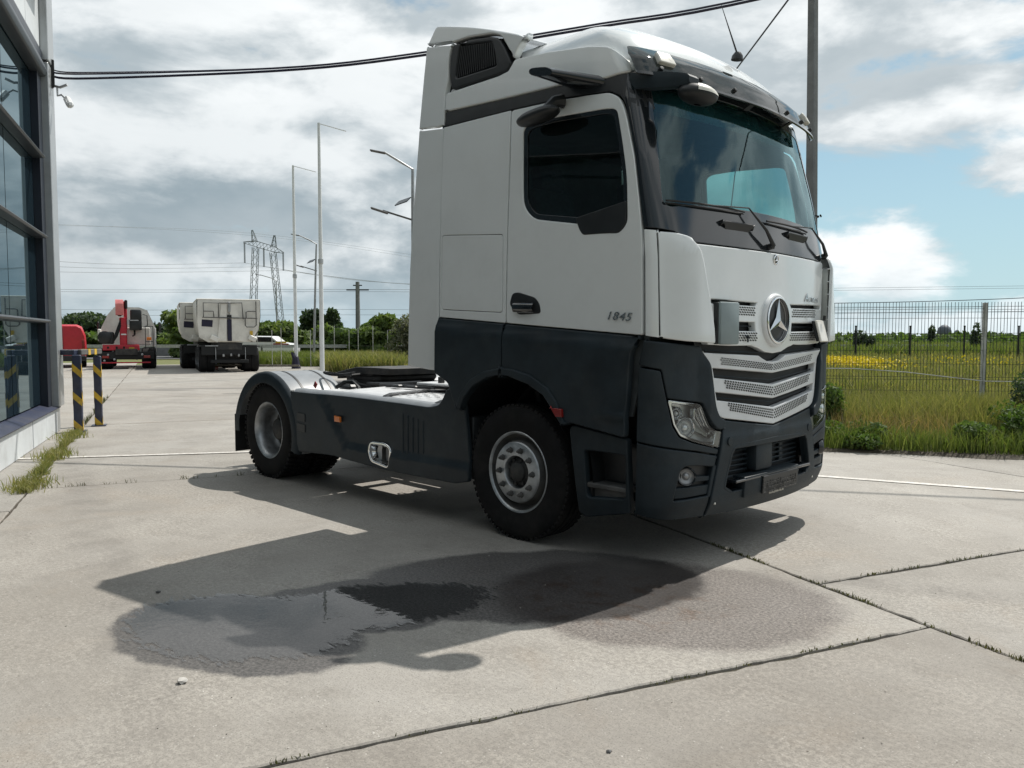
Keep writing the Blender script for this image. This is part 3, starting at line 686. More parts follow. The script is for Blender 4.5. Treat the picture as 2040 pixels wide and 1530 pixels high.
# ---- interior --------------------------------------------------------
mb = MB()
mb.grid([[(x, y, z+.02*math.cos(y*3)) for y in np.linspace(-1.08, 1.08, 15)] for x, z in ((1.10, 2.24), (1.0, 2.30), (.85, 2.31), (.72, 2.27), (.66, 2.10), (.75, 1.6))])
mb.box((.80, .55, 2.36), (.22, .46, .09), .03); mb.build('dashboard', 'interior', TR, smooth=50)
mb = MB(); c = Vector((.52, .55, 2.28)); ax = Vector((-.45, 0, .9)).normalized()
a = ax.cross(Vector((0, 1, 0))).normalized(); b = ax.cross(a)
mb.tube([c+(a*math.cos(2*math.pi*k/28)+b*math.sin(2*math.pi*k/28))*.225 for k in range(29)], .016, 8)
mb.box(c-ax*.02, (.16, .16, .05), .03, Matrix((a, b, ax)).transposed()); mb.bar(c-b*.22, c+b*.22, .03, .02); mb.bar(c, c-ax*.45, .06)
mb.build('steering_wheel', 'black_plastic', TR)
for y in (-.55, .55):
    mb = MB(); mb.box((.0, y, 1.98), (.50, .50, .16), .05, seg=2).box((-.24, y, 2.32), (.15, .48, .66), .05, Matrix.Rotation(R(-10), 3, 'Y'), 2)
    st = mb.build('seat', 'seat_cloth', TR); mb = MB(); mb.box((-.30, y, 2.74), (.12, .30, .20), .04, Matrix.Rotation(R(-10), 3, 'Y'), 2); mb.build('headrest', 'seat_cloth', st); mb = MB(); mb.box((.0, y, 1.7), (.3, .3, .4), .02); mb.build('seat_base', 'interior', st)
mb = MB(); mb.tube([(.98, .12, 3.05), (.96, .16, 2.75), (.98, .05, 2.36)], .004, 5); mb.build('cab_cable', 'interior', TR)
mb = MB(); mb.box((1.06, .30, 3.0), (.05, .34, .10), .01); mb.build('sunblind', 'interior_light', TR)
sb_ = [(.285, 3.09), (.26, 2.93), (.756, 2.925), (S0, 2.92)]
panel('sun_strip', sb_+mir(sb_)[1:]+[(S0, 3.10)], cab, 'strip_green', TR, off=-.022, th=.002, bev=.0005, du=.08, dv=.1)
# ---- sun visor -------------------------------------------------------
def vis(s, t):
    """t 0 at the lower lip, 1 at the roof"""
    z = 3.065+.235*t; e = abs(s-S0)/S0; z += .045*(e**3)
    p = cab(s, z); n = (cab(s+.01, z)-cab(s-.01, z)).cross(cab(s, z+.01)-cab(s, z-.01)).normalized()
    return p+n*(.125-.07*t-.025*e**4+.012*math.sin(t*math.pi))
vp = [(.13, .0), (.35, -.03), (.9, -.02), (S0, .0)]; vt = [(S0, 1.), (.9, 1.), (.4, 1.), (.16, .95), (.12, .6)]
vz = panel('sun_visor', rp(vp+mir(vp)[1:]+mir(vt)+vt[1:], .02), vis, 'visor_acrylic', TR, th=.008, bev=.003, du=.05, dv=.12, back=True)
rb = [(.13, -.02), (.9, -.05), (S0, -.03)]; rt = [(S0, .05), (.9, .03), (.13, .07)]
panel('visor_lip', rb+mir(rb)[1:]+mir(rt)+rt[1:], vis, 'black_gloss', vz, off=.004, th=.014, bev=.004, du=.06, dv=.2)
for s in (.95, 1.69, .30, 2.34, .62, 2.02):
    mb = MB(); p = vis(s, .22); n = (vis(s+.01, .2)-vis(s-.01, .2)).cross(vis(s, .3)-vis(s, .1)).normalized()
    mb.lathe([(0, .02), (.014, .018), (.017, .004), (.017, -.03)], p, n, 10); mb.build('bolt', 'black_plastic', vz)
for s in (.36, 2*S0-.36):
    lm = panel('marker_lamp', rp([(s-.065, .40), (s+.065, .40), (s+.055, .62), (s-.055, .62)], .02), vis, 'lamp_cream', vz, off=.03, th=.04, bev=.012, du=.05, dv=.1)
# brackets behind the visor
for s in (.75, 1.25, 1.9): 
    mb = MB(); mb.bar(vis(s, .2)+Vector((-.02, 0, 0)), cab(s, 3.10), .05, .012); mb.build('visor_bracket', 'black_plastic', vz)
# ---- mirrors and camera wings ----------------------------------------
def wing():
    secs = []
    for t in np.linspace(0, 1, 8):            # t along the wing outwards
        y = -1.15-.26*t; xc = .62-.20*t; ch = .33-.12*t; z = 3.195+.060*t; th_ = .088-.030*t
        r = []
        for k in range(16):
            a = 2*math.pi*k/16; ca, sa = math.cos(a), math.sin(a)
            r.append((xc+ch*.5*(abs(ca)**.8)*(1 if ca > 0 else -1)+.05*t*0, y, z+th_*.5*(abs(sa)**.8)*(1 if sa > 0 else -1)-.05*(ca*.5+.5)))
        secs.append(r)
    mb = MB(); mb.grid(secs, closeu=True); mb.bm.faces.new([mb.bm.verts.new(p) for p in secs[-1]]); return mb.build('mirror_camera_wing', 'black_gloss', TR, smooth=50)
both(wing)
# front view mirror on the right roof corner
mb = MB(); mb.grid([[(x, y+dy, z+dz*k) for dy, dz in ((-.05, .045), (.05, .05), (.06, .0), (.05, -.05), (-.05, -.055), (-.06, 0))] for x, y, z, k in ((.86, -1.10, 3.125, 1), (1.0, -1.085, 3.11, 1), (1.15, -1.06, 3.09, .95), (1.27, -1.035, 3.07, .8), (1.325, -1.02, 3.06, .65), (1.34, -1.015, 3.055, .4))], closeu=True)
mb.bm.faces.new([mb.bm.verts.new((1.34, -1.015+dy, 3.055+dz*.4)) for dy, dz in ((-.05, .045), (.05, .05), (.06, .0), (.05, -.05), (-.05, -.055), (-.06, 0))])
fm = mb.build('front_mirror', 'dark_plastic', TR, smooth=40)
def bowl(sc, a0, a1, up_):
    """slice of a flattened dome, mirror face looking down and forward"""
    rows_ = []
    for i in range(13):
        ph = a0+(a1-a0)*i/12
        rows_.append([Vector((1.345, -.985, 2.975))+(RHc*.125*math.cos(th_)+FHc*.10*math.sin(th_))*math.cos(ph)*sc+Vector((0, 0, .062*math.sin(ph)*sc)) for th_ in np.linspace(0, 2*math.pi, 29)[:-1]])
    mb = MB(); mb.grid(rows_, closeu=True); return mb
RHc, FHc = Vector((.75, .66, -.18)).normalized(), Vector((-.66, .75, 0))
bowl(1., R(-80), R(90), 0).build('mirror_bowl', 'black_plastic', fm, smooth=60, fix=True)
mb = MB(); mb.grid([[Vector((1.345, -.985, 2.975))+(RHc*.125*math.cos(th_)+FHc*.10*math.sin(th_))*math.cos(ph)*1.03+Vector((0, 0, .064*math.sin(ph)*1.03)) for th_ in np.linspace(R(-95), R(95), 15)] for ph in np.linspace(R(2), R(84), 9)]); mb.build('mirror_cap', 'lamp_cream', fm, smooth=60, fix=False)
# kerb mirror above the passenger window
mb = MB(); secs = []
for t in np.linspace(-1, 1, 15):
    c_ = math.sqrt(max(0, 1-abs(t)**2.6)); cx, cz, cy = .30+.20*t, 2.985+.012*t, -1.305-.015*t
    secs.append([(cx, cy+.085*c_*math.cos(a), cz+.048*c_*math.sin(a)) for a in np.linspace(0, 2*math.pi, 17)[:-1]])
mb.grid(secs, closeu=True); km = mb.build('kerb_mirror', 'black_plastic', TR, smooth=50)
mb = MB(); mb.tube([(.42, -1.19, 3.085), (.40, -1.25, 3.075), (.37, -1.30, 3.02)], .03, 8, radii=[.05, .038, .03]); mb.build('mirror_arm', 'black_plastic', km)
# roof antenna
mb = MB(); mb.lathe([(.045, 0), (.04, .03), (.022, .055), (0, .06)], (.98, .12, 3.535), (0.1, 0, 1), 14); an = mb.build('antenna', 'black_plastic', TR)
mb = MB(); mb.tube([(.98, .12, 3.58), (.90, .02, 3.93)], .006, 6, radii=[.007, .002]); mb.build('antenna_rod', 'black_plastic', an)
# ---- corner air deflectors -------------------------------------------
def cornerdef():
    panel('pillar_strip', rp([(.028, 1.50), (.1315, 1.488), (.1315, 2.150), (.028, 2.158)], .004), cab, 'white_paint', TR, bev=.002, du=.04, dv=.2)
    D = [(.1325, 1.486), (.30, 1.466), (.49, 1.452), (.47, 1.62), (.43, 1.80), (.395, 1.98), (.372, 2.06), (.335, 2.105), (.26, 2.135), (.1325, 2.147)]
    o = panel('corner_deflector', rp(D, [.01, 0, .02, 0, 0, .05, .05, .05, .05, .01]), cab, 'white_paint', TR, off=lambda u, v: .003+.085*(lambda t: t*t*(3-2*t))(max(0, min(1, (u-.15)/.24)))*(.55+.45*max(0, min(1, (2.15-v)/.12))), th=.022, bev=.010, du=.025, dv=.08, back=True)
    # ribbed air channel inside the slot
    ch = panel('air_channel', [(.345, 1.47), (.46, 1.455), (.41, 1.90), (.375, 2.02), (.345, 2.04)], cab, 'channel_grey', o, off=.052, th=.05, bev=.002, du=.05, dv=.1)
    for k in range(6):
        z = 1.52+k*.1
        panel('channel_rib', [(.33, z), (.455-k*.012, z), (.455-k*.012, z+.008), (.33, z+.008)], cab, 'grille_white', ch, off=.070, th=.02, bev=.001, du=.04)
    return o
o = cornerdef(); mirror_obj(o, TR)
for x in [c for c in TR.children if c.name.startswith('pillar_strip')]: mirror_obj(x, TR)
# ---- bonnet and upper grille ------------------------------------------
bl = [(.385, 2.080), (.40, 1.98), (.44, 1.74), (.47, 1.60), (.505, 1.442), (.75, 1.432), (1.0, 1.432), (1.10, 1.415), (1.20, 1.385), (S0, 1.375)]
bt = [(S0, 2.080), (.73, 2.078)]
slA = [(.475, 1.735), (.475, 1.708), (1.055, 1.702), (1.075, 1.725)]
slB = [(.515, 1.595), (.515, 1.535), (1.055, 1.530), (1.045, 1.590)]
bonnet = panel('bonnet', rp(bl+mir(bl)[1:]+mir(bt)+bt[1:], [.03, 0, 0, 0, .015]+[0]*9+[.015, 0, 0, 0, .03, 0, 0, 0], 3), cab, 'white_paint', TR, off=.013, th=.05, bev=.009, holes=[slA, mir(slA), slB, mir(slB)], du=.06, dv=.07)
def perforation(parent, q, rows, cols, off, name='perforation'):
    """slanted dark openings in a grille strip; q = lower-left, lower-right, upper-right, upper-left in (s, z)"""
    mb = MB(); P4 = [Vector(p) for p in q]
    for r in range(rows):
        for c_ in range(cols):
            u, v = (c_+.5+(.25 if r % 2 else -.25))/cols, (r+.5)/rows
            if not .01 < u < .99: continue
            p = (P4[0]*(1-u)+P4[1]*u)*(1-v)+(P4[3]*(1-u)+P4[2]*u)*v
            hw = (P4[1]-P4[0]).length/cols*.36; hh = (P4[3]-P4[0]).length/rows*.34
            V = [cab(p.x+a*hw-b*hw*.35, p.y+b*hh)+Vector((off, 0, 0)) for a, b in ((-1, -.4), (-.2, -1), (.7, -1), (1, .4), (.2, 1), (-.7, 1))]
            V = [mb.bm.verts.new(v_) for v_ in V]; mb.bm.faces.new(V)
    return tag(mb.build(name, 'hole_black', parent, smooth=0, fix=False), kind='stuff')
for a, b, zz in ((.60, 1.05, (1.637, 1.632, 1.696, 1.700)), (.60, 1.08, (1.462, 1.460, 1.524, 1.528))):
    q = [(a, zz[0]), (b, zz[1]), (b-.01, zz[2]), (a, zz[3])]
    perforation(bonnet, q, 4, 15, .0155); m_ = mir(q); perforation(bonnet, [m_[2], m_[3], m_[0], m_[1]], 4, 15, .0155)
bk = [(.40, 1.76), (.45, 1.42), (.50, 1.30), (.56, 1.0), (.70, .955), (S0, .90)]
bt2 = [(S0, 1.76)]
panel('radiator_backing', bk+mir(bk)[1:]+bt2, cab, 'hole_black', TR, off=-.05, th=.01, bev=.001, du=.1, dv=.1)
mb = MB(); mb.box((.95, 0, .98), (.48, 2.0, .92), .02); mb.build('front_light_block', 'hole_black', TR)  # unseen solid box added to stop sun rays passing through the hollow front
def gbars(zs, a, b, vees):
    for z, ve in zip(zs, vees):
        for s0_, s1_ in ((a, b),):
            mb = MB(); n = 24; mb.tube([cab(a+(b-a)*i/n, z-ve*(1-abs((a+(b-a)*i/n)-S0)/(S0-a)))+Vector((-.02, 0, 0)) for i in range(n+1)], .004, 5); mb.build('grille_bar', 'dark_plastic', TR)
gbars([1.565, 1.245, 1.105, 1.405], .52, 2*S0-.52, [0, .06, .075, .03])
# star emblem
SC = Vector((1.380, 0, 1.608)); SR = .178
mb = MB(); mb.lathe([(SR+.012, -.03), (SR+.011, .006), (SR+.004, .018), (SR-.008, .026), (SR-.026, .020), (SR-.030, .002)], SC, (1, 0, 0), 56); em = mb.build('emblem', 'grille_white', TR, smooth=60)
mb = MB(); mb.lathe([(SR-.028, .004), (.10, .014), (0, .018)], SC, (1, 0, 0), 48); mb.build('emblem_disc', 'black_plastic', em, smooth=60)
mb = MB(); mb.lathe([(SR-.012, .030), (SR-.018, .036), (SR-.026, .034), (SR-.030, .010)], SC, (1, 0, 0), 56); mb.build('emblem_ring', 'chrome', em, smooth=60)
mb = MB(); cv = mb.bm.verts.new(SC+Vector((.044, 0, 0))); tips, inn = [], []
for k in range(3):
    a = math.pi/2+k*2*math.pi/3; tips.append(mb.bm.verts.new(SC+Vector((.030, -math.cos(a)*(SR-.022), math.sin(a)*(SR-.022)))))
    a += math.pi/3; inn.append(mb.bm.verts.new(SC+Vector((.026, -math.cos(a)*.040, math.sin(a)*.040))))
for k in range(3):
    mb.bm.faces.new((cv, tips[k], inn[k])); mb.bm.faces.new((cv, inn[k], tips[(k+1) % 3]))
mb.build('star', 'chrome', em, smooth=0)
# small round badge and lettering on the bonnet
mb = MB(); mb.lathe([(.036, .0), (.036, .006), (.030, .009), (.026, .006)], (1.3765, 0, 2.035), (1, 0, -.12), 28); bd = mb.build('badge', 'chrome', bonnet, smooth=60)
mb = MB(); mb.lathe([(.030, .004), (0, .006)], (1.3765, 0, 2.035), (1, 0, -.12), 24); mb.build('badge_face', 'black_gloss', bd)
mb = MB()
for k in range(3):
    a = math.pi/2+k*2*math.pi/3; mb.bar((1.3855, 0, 2.035), (1.3855, -math.cos(a)*.022, 2.035+math.sin(a)*.022), .007, .003, up=(1, 0, 0))
mb.build('badge_star', 'chrome', bd)
def front_text(txt, s, z, size, sh=.25, off=.017, sp=1.05, stretch=1.0, mt='silver_text', parent=bonnet, name='lettering'):
    p = cab(s, z); t = (cab(s+.01, z)-cab(s-.01, z)).normalized(); u = (cab(s, z+.01)-cab(s, z-.01)).normalized(); n = t.cross(u).normalized()
    o = link(name, text_mesh(txt, size, .003, sh, sp), mt, parent); p = p+n*off
    o.matrix_local = Matrix(((t.x, u.x, n.x, p.x), (t.y, u.y, n.y, p.y), (t.z, u.z, n.z, p.z), (0, 0, 0, 1))) @ Matrix.Scale(stretch, 4, (1, 0, 0)); return o
front_text('CTROS', 1.985, 1.772, .052, stretch=1.15)
front_text('A', 1.845, 1.785, .095, stretch=1.1)
# grey sensor box on the right of the grille and its white fellow, tilted open, on the left
p = cab(.675, 1.58); rz = Matrix.Rotation(math.atan2(-(cab(.68, 1.58)-cab(.66, 1.58)).x, (cab(.68, 1.58)-cab(.66, 1.58)).y), 3, 'Z')
mb = MB(); mb.box(p+rz@Vector((.050, 0, 0)), (.030, .205, .275), .012, rz, 2); fl = mb.build('grille_box', 'box_grey', TR)
mb = MB(); mb.box(p+rz@Vector((.018, -.008, 0)), (.05, .20, .27), .006, rz); mb.build('box_back', 'black_plastic', fl)
p = cab(2.02, 1.545); rz = Matrix.Rotation(R(10), 3, 'Z') @ Matrix.Rotation(R(-14), 3, 'Y')
mb = MB(); mb.box(p+Vector((.075, -.01, -.01)), (.018, .20, .17), .006, rz); f2 = mb.build('grille_flap', 'lamp_cream', TR)
mb = MB(); mb.box(p+Vector((.052, -.01, -.01)), (.02, .205, .16), .004, rz); mb.tube([p+Vector((.08, .02, .07)), p+Vector((.085, .02, .11))], .012, 8); mb.build('flap_back', 'black_plastic', f2)
mb = MB(); mb.bar(cab(.93, 1.485)+Vector((.03, -.02, .015)), cab(.93, 1.485)+Vector((.03, .02, .0)), .02, .006); mb.bar(cab(.93, 1.485)+Vector((.03, 0, .01)), cab(.93, 1.485)+Vector((.03, 0, -.03)), .008); mb.build('small_emblem', 'dark_plastic', TR)
# ---- lower grille -----------------------------------------------------
LGl = [(.462, 1.392), (.528, 1.325), (.555, 1.20), (.585, 1.04), (.622, .978), (.685, .955), (1.0, .914), (S0, .872)]
LGt = [(S0, 1.318), (1.24, 1.322), (1.17, 1.343), (1.12, 1.362), (.9, 1.372)]
s1 = [(.572, 1.290), (.588, 1.226), (S0, 1.155), (S0, 1.155)][:3]+[(S0, 1.235)]
s2 = [(.602, 1.132), (.618, 1.078), (S0, .993), (S0, 1.055)]
H1 = [s1[0], s1[1], s1[2], (2*S0-s1[1][0], s1[1][1]), (2*S0-s1[0][0], s1[0][1]), s1[3]]
H2 = [s2[0], s2[1], s2[2], (2*S0-s2[1][0], s2[1][1]), (2*S0-s2[0][0], s2[0][1]), s2[3]]
lg = panel('lower_grille', rp(LGl+mir(LGl)[1:]+mir(LGt)+LGt[1:], [.01, .02, 0, .04, .03, .03, 0, .0, 0, .03, .03, .04, 0, .02, .01]+[0]*9, 3), cab, 'grille_white', TR, off=.012, th=.05, bev=.008, holes=[H1, H2], du=.06, dv=.07)
for zl, zr, z2l, z2r, a in ((1.352, 1.305, 1.306, 1.252, .66), (1.212, 1.140, 1.150, 1.072, .70), (1.062, .980, 1.000, .908, .74)):
    q = [(a+.02, z2l), (1.315, z2r), (1.315, zr), (a-.02, zl)]
    if a == .66: q = [(a, 1.308), (1.315, 1.255), (1.315, 1.300), (a-.02, 1.362)]
    perforation(lg, q, 4, 21, .0145); m_ = mir(q); perforation(lg, [m_[2], m_[3], m_[0], m_[1]], 4, 21, .0145)
# ---- dark front corners, headlights, bumper -----------------------------
DP = 'dark_plastic'
HEAD = [(.207, 1.100), (.445, 1.062), (.487, .982), (.526, .928), (.592, .884), (.660, .872), (.634, .766), (.572, .778), (.386, .824), (.290, .868), (.248, .938), (.228, 1.023)]
def corner():
    up = panel('headlight_surround', rp([(.020, 1.470), (.30, 1.448), (.445, 1.430), (.452, 1.395), (.518, 1.330), (.545, 1.20), (.575, 1.04), (.612, .972), (.672, .946), (.664, .880), (.594, .892), (.530, .936), (.492, .988), (.452, 1.070), (.205, 1.108), (.166, 1.288), (.020, 1.312)], [.01, 0, .01, .01, .02, 0, .04, .03, .01, .01, .02, .02, .02, .01, .01, .01, .01], 3), cab, DP, TR, off=lambda u, v: .012+.03*max(0., min(1., (u-.40)/.10))*max(0., min(1., (1.42-v)/.12)), th=.05, bev=.010, du=.035, dv=.06)
    panel('corner_blade', rp([(.020, 1.302), (.160, 1.280), (.200, 1.100), (.220, 1.020), (.240, .932), (.284, .860), (.384, .816), (.572, .770), (.630, .758), (.620, .722), (.30, .785), (.018, .834)], .012, 3), cab, DP, TR, off=.016, th=.05, bev=.008, du=.03, dv=.06)
    FOG = rp([(.300, .650), (.345, .676), (.598, .644), (.548, .462), (.262, .456)], [.05, .05, .01, .01, .01])
    bc = panel('bumper_corner', rp([(.018, .826), (.30, .777), (.618, .714), (.585, .60), (.550, .452), (.546, .310), (.30, .322), (.196, .330), (.020, .36)], .008, 3), cab, DP, TR, off=lambda u, v: .016-.02*max(0., (.42-v)/.12), th=.05, bev=.010, holes=[FOG], du=.035, dv=.06)
    panel('fog_recess', rp([(.28, .70), (.62, .67), (.57, .44), (.24, .43)], .02), cab, 'black_plastic', bc, off=-.03, th=.01, bev=.002, du=.05)
    panel('fog_louvre', rp([(.39, .600), (.59, .584), (.585, .555), (.40, .560)], .008), cab, DP, bc, off=.004, th=.03, bev=.006, du=.05)
    panel('fog_panel', rp([(.275, .535), (.566, .53), (.552, .47), (.265, .465)], .008), cab, DP, bc, off=.006, th=.03, bev=.006, du=.05)
    p = cab(.353, .603); n = Vector((.72, -.69, 0))
    mb = MB(); mb.lathe([(.062, -.03), (.062, .0), (.056, .010), (.050, .006), (.048, -.02)], p, n, 24); fg = mb.build('fog_lamp', 'black_gloss', bc, smooth=50)
    mb = MB(); mb.lathe([(.049, -.002), (.038, -.016), (.026, -.018), (.018, -.006), (0, -.002)], p, n, 20); mb.build('fog_lens', 'steel', fg, smooth=60)
    # headlight
    hl = panel('headlight', rp([(s, z) for s, z in HEAD], .015, 3), cab, 'chrome', TR, off=.010, th=.09, bev=.005, du=.03, dv=.04, holes=[rp([(.232, 1.078), (.436, 1.044), (.474, .972), (.515, .912), (.582, .866), (.598, .864), (.578, .792), (.392, .842), (.300, .884), (.262, .944), (.246, 1.02)], .015, 3)])
    panel('reflector_bowl', rp(HEAD, .01), cab, 'lamp_inside', hl, off=-.075, th=.01, bev=.002, du=.04, dv=.04)
    panel('inner_bezel', rp([(.255, 1.06), (.33, 1.045), (.335, .99), (.40, .97), (.47, .93), (.57, .865), (.575, .83), (.52, .86), (.45, .885), (.27, .98)], .01), cab, 'channel_grey', hl, off=-.035, th=.03, bev=.004, du=.04, dv=.04)
    panel('chrome_fin', rp([(.41, 1.035), (.44, 1.03), (.50, .93), (.58, .868), (.57, .85), (.47, .91), (.41, .97)], .01), cab, 'chrome', hl, off=-.012, th=.03, bev=.005, du=.04, dv=.04)
    for (s, z, r_) in ((.335, .915, .060), (.275, 1.01, .030)):
        q_ = cab(s, z); n = Vector((.85, -.52, 0))
        mb = MB(); mb.lathe([(r_+.012, -.05), (r_+.012, -.012), (r_+.004, -.004), (r_-.006, -.010), (r_-.010, -.03)], q_, n, 28); ln = mb.build('projector', 'chrome', hl, smooth=50)
        # (lens is part of the projector)
        mb = MB(); mb.lathe([(r_-.009, -.012), (r_*.78, -.030), (r_*.55, -.036), (r_*.48, -.014), (r_*.40, -.008), (0, .0)], q_, n, 24)
        me_ = mb.mesh('lens', 60); l_ = link('projector_lens', me_, 'lamp_inside', hl)
    panel('indicator_lens', rp([(.606, .878), (.656, .868), (.632, .772), (.588, .782)], .008), cab, 'amber_clear', hl, off=.0115, th=.02, bev=.003, du=.04, dv=.05)
    panel('headlight_cover', rp([(s, z) for s, z in HEAD], .015, 3), cab, 'clear_glass', hl, off=.0145, th=.004, bev=.002, du=.03, dv=.04)
    return [up]+[c for c in TR.children if c.name.split('.')[0] in ('corner_blade', 'bumper_corner', 'headlight')]
for x in corner(): mirror_obj(x, TR)
INT = [(.668, .452), (.705, .58), (.772, .742), (.872, .775), (S0, .790)]
INTp = [(.668, .452), (.705, .58), (.765, .72), (.80, .762), (.872, .776), (S0, .79)]
hole = [(.70, .50), (.72, .58), (.772, .715), (.80, .745), (.872, .760), (S0, .772)]
lowb = [(S0, .46)]
hole2 = hole+mir(hole)[1:]+[(1.86, .46), (.78, .46)]
bcl = [(.682, .944), (.676, .90), (.640, .745), (.60, .60), (.560, .452), (.553, .308), (.8, .305), (S0, .305)]
bct = [(S0, .864), (1.0, .902)]
bump = panel('bumper', rp(bcl+mir(bcl)[1:]+mir(bct)+bct[1:], 0.006, 2), cab, DP, TR, off=lambda u, v: .016-.03*max(0., (.40-v)/.10)+.01*max(0, min(1, (.86-v)/.03)), th=.06, bev=.010, holes=[hole2], du=.05, dv=.05)
panel('intake_rim', hole2, lambda u, v: cab(S0+(u-S0)*1.035, .61+(v-.61)*1.10), DP, bump, off=.028, th=.03, bev=.008, holes=[[(S0+(u-S0)*.955, .61+(v-.61)*.90) for u, v in hole2]], du=.06, dv=.06)
panel('intake_floor', rp([(.56, .36), (.60, .84), (2.04, .84), (2.08, .36)], .02), cab, 'black_plastic', bump, off=-.10, th=.01, bev=.002, du=.08)
for z in (.50, .535, .57, .605, .64, .675, .71):
    mb = MB(); mb.tube([cab(.74+i*.116, z)+Vector((-.075, 0, 0)) for i in range(11)], .008, 5); mb.build('intake_louvre', DP, bump)
mb = MB(); mb.box((1.315, -.10, .655), (.12, .24, .20), .02, None, 2); mb.build('sensor_block', DP, bump)
mb = MB(); mb.box((1.285, .30, .66), (.02, .05, .19), .004); mb.build('intake_strut', DP, bump)
mb = MB(); mb.box((1.33, 0, .525), (.16, 1.1, .02), .005); mb.build('intake_shelf', 'black_gloss', bump)
mb = MB(); mb.box((1.355, -.03, .475), (.10, .80, .145), .012, Matrix.Rotation(R(4), 3, 'Y'), 2); pb = mb.build('plate_box', DP, bump)
mb = MB(); mb.box((1.412, .06, .462), (.014, .52, .125), .004, Matrix.Rotation(R(4), 3, 'Y')); mb.build('number_plate_holder', 'black_plastic', pb)
mb = MB(); rr_ = random.Random(5)
for iy in range(13):
    for iz in range(4):
        y0_ = -.19+iy*.0385; z0_ = .412+iz*.031
        if rr_.random() < .8: mb.bar((1.4215+.002*(2-iz), y0_-.015, z0_), (1.4215+.002*(2-iz), y0_+.015, z0_), .004, .004)
        if rr_.random() < .7: mb.bar((1.4215+.002*(2-iz), y0_+.016, z0_-.012), (1.4215+.002*(2-iz), y0_+.016, z0_+.014), .004, .004)
tag(mb.build('plate_relief', 'engine_grey', pb, smooth=0), kind='stuff')
front_text('WWW.LEOMOTOR.RO', 1.35, .392, .021, 0, .030, 1.0, 1.0, 'lamp_cream', bump, 'holder_text')
for s in (.735, 2*S0-.735):
    q_ = cab(s, .800); mb = MB(); mb.lathe([(.030, .0), (.030, .030), (.026, .033), (0, .033)], q_, (1, 0, 0), 20); mb.build('tow_cap', DP, bump)
for s in (.60, 2*S0-.60):
    q_ = cab(s, .40); mb = MB(); mb.lathe([(.008, 0), (.008, .030), (0, .032)], q_, (1, 0, 0), 10); mb.build('bolt', 'lamp_cream', bump)
# ---- lower flanks -------------------------------------------------------
def flank(top):
    return lambda u, v: .012+.034*(lambda t: t*t*(3-2*t))(max(0., min(1., (1.585-.075*(u+.1)-v)/.10)))+.022*max(0., min(1., (u-.72)/.30))*max(0., 1-abs(v-.985)/.045)
def lower():
    ld = panel('lower_door', rp([(-.092, 1.583), (1.115, 1.493), (1.085, 1.430), (1.060, 1.385), (1.020, .852), (.575, .912), (.498, .885), (.395, 1.010), (.328, 1.084), (.178, 1.154), (.013, 1.196), (-.092, 1.203)], [.01, .01, .02, .03, .02, .02, .02, .02, .02, .02, .02, .005], 3), side, DP, TR, off=flank(0), th=.05, bev=.010, du=.08, dv=.05)
    panel('arch_lip', rp([(-.094, 1.205), (.013, 1.198), (.178, 1.156), (.328, 1.086), (.395, 1.012), (.498, .887), (.530, .90), (.450, 1.05), (.370, 1.14), (.200, 1.225), (.013, 1.262), (-.094, 1.266)], .004, 2), side, DP, ld, off=.060, th=.05, bev=.012, du=.06, dv=.05)
    panel('side_reflector', rp([(.402, 1.012), (.508, 1.004), (.512, .945), (.455, .948)], .008), side, 'red_lens', ld, off=.070, th=.03, bev=.006)
    rd = panel('lower_rear_panel', rp([(-.860, 1.640), (-.100, 1.585), (-.100, 1.203), (-.265, 1.176), (-.395, 1.116), (-.50, 1.02), (-.55, .92), (-.62, .95), (-.70, 1.13), (-.868, 1.205)], [.01, .01, .005, .02, .02, .02, .02, .02, .03, .01], 3), side, DP, TR, off=flank(0), th=.05, bev=.010, du=.08, dv=.05)
    panel('arch_lip', rp([(-.099, 1.205), (-.265, 1.178), (-.395, 1.118), (-.50, 1.022), (-.55, .922), (-.60, .94), (-.54, 1.06), (-.43, 1.17), (-.28, 1.235), (-.099, 1.266)], .004, 2), side, DP, rd, off=.060, th=.05, bev=.012, du=.06, dv=.05)
    sb = panel('step_panel', rp([(.530, .870), (.560, .900), (1.018, .842), (1.035, .36), (.66, .275), (.60, .30)], .02, 3), side, DP, TR, off=.010, th=.05, bev=.012, holes=[rp([(.66, .735), (1.0, .735), (1.0, .45), (.68, .42)], .03)])
    panel('step_recess', [(.62, .80), (1.02, .78), (1.02, .40), (.64, .38)], side, 'black_plastic', sb, off=-.14, th=.02, bev=.002)
    mb = MB(); mb.box((.83, -1.14, .50), (.36, .14, .035), .008).box((.83, -1.17, .455), (.36, .02, .06), .004); mb.build('step_tread', 'engine_grey', sb)
    return [ld, rd, sb]
for x in lower(): mirror_obj(x, TR)
# wheel housing of the front axle
for sgn in (-1, 1):
    mb = MB(); mb.grid([[(-.03+.75*math.cos(a), sgn*y, .52+.71*math.sin(a)) for a in np.linspace(R(-8), R(188), 18)] for y in (1.205, .55)])
    mb.box((-.56, sgn*.9, .62), (.05, .5, .5), .01); mb.box((.62, sgn*.86, .65), (.04, .6, .75), .01)
    mb.box((.0, sgn*.56, 1.0), (1.5, .02, .84), .002)
    mb.build('wheel_housing', 'black_plastic', TR, smooth=50, fix=False)
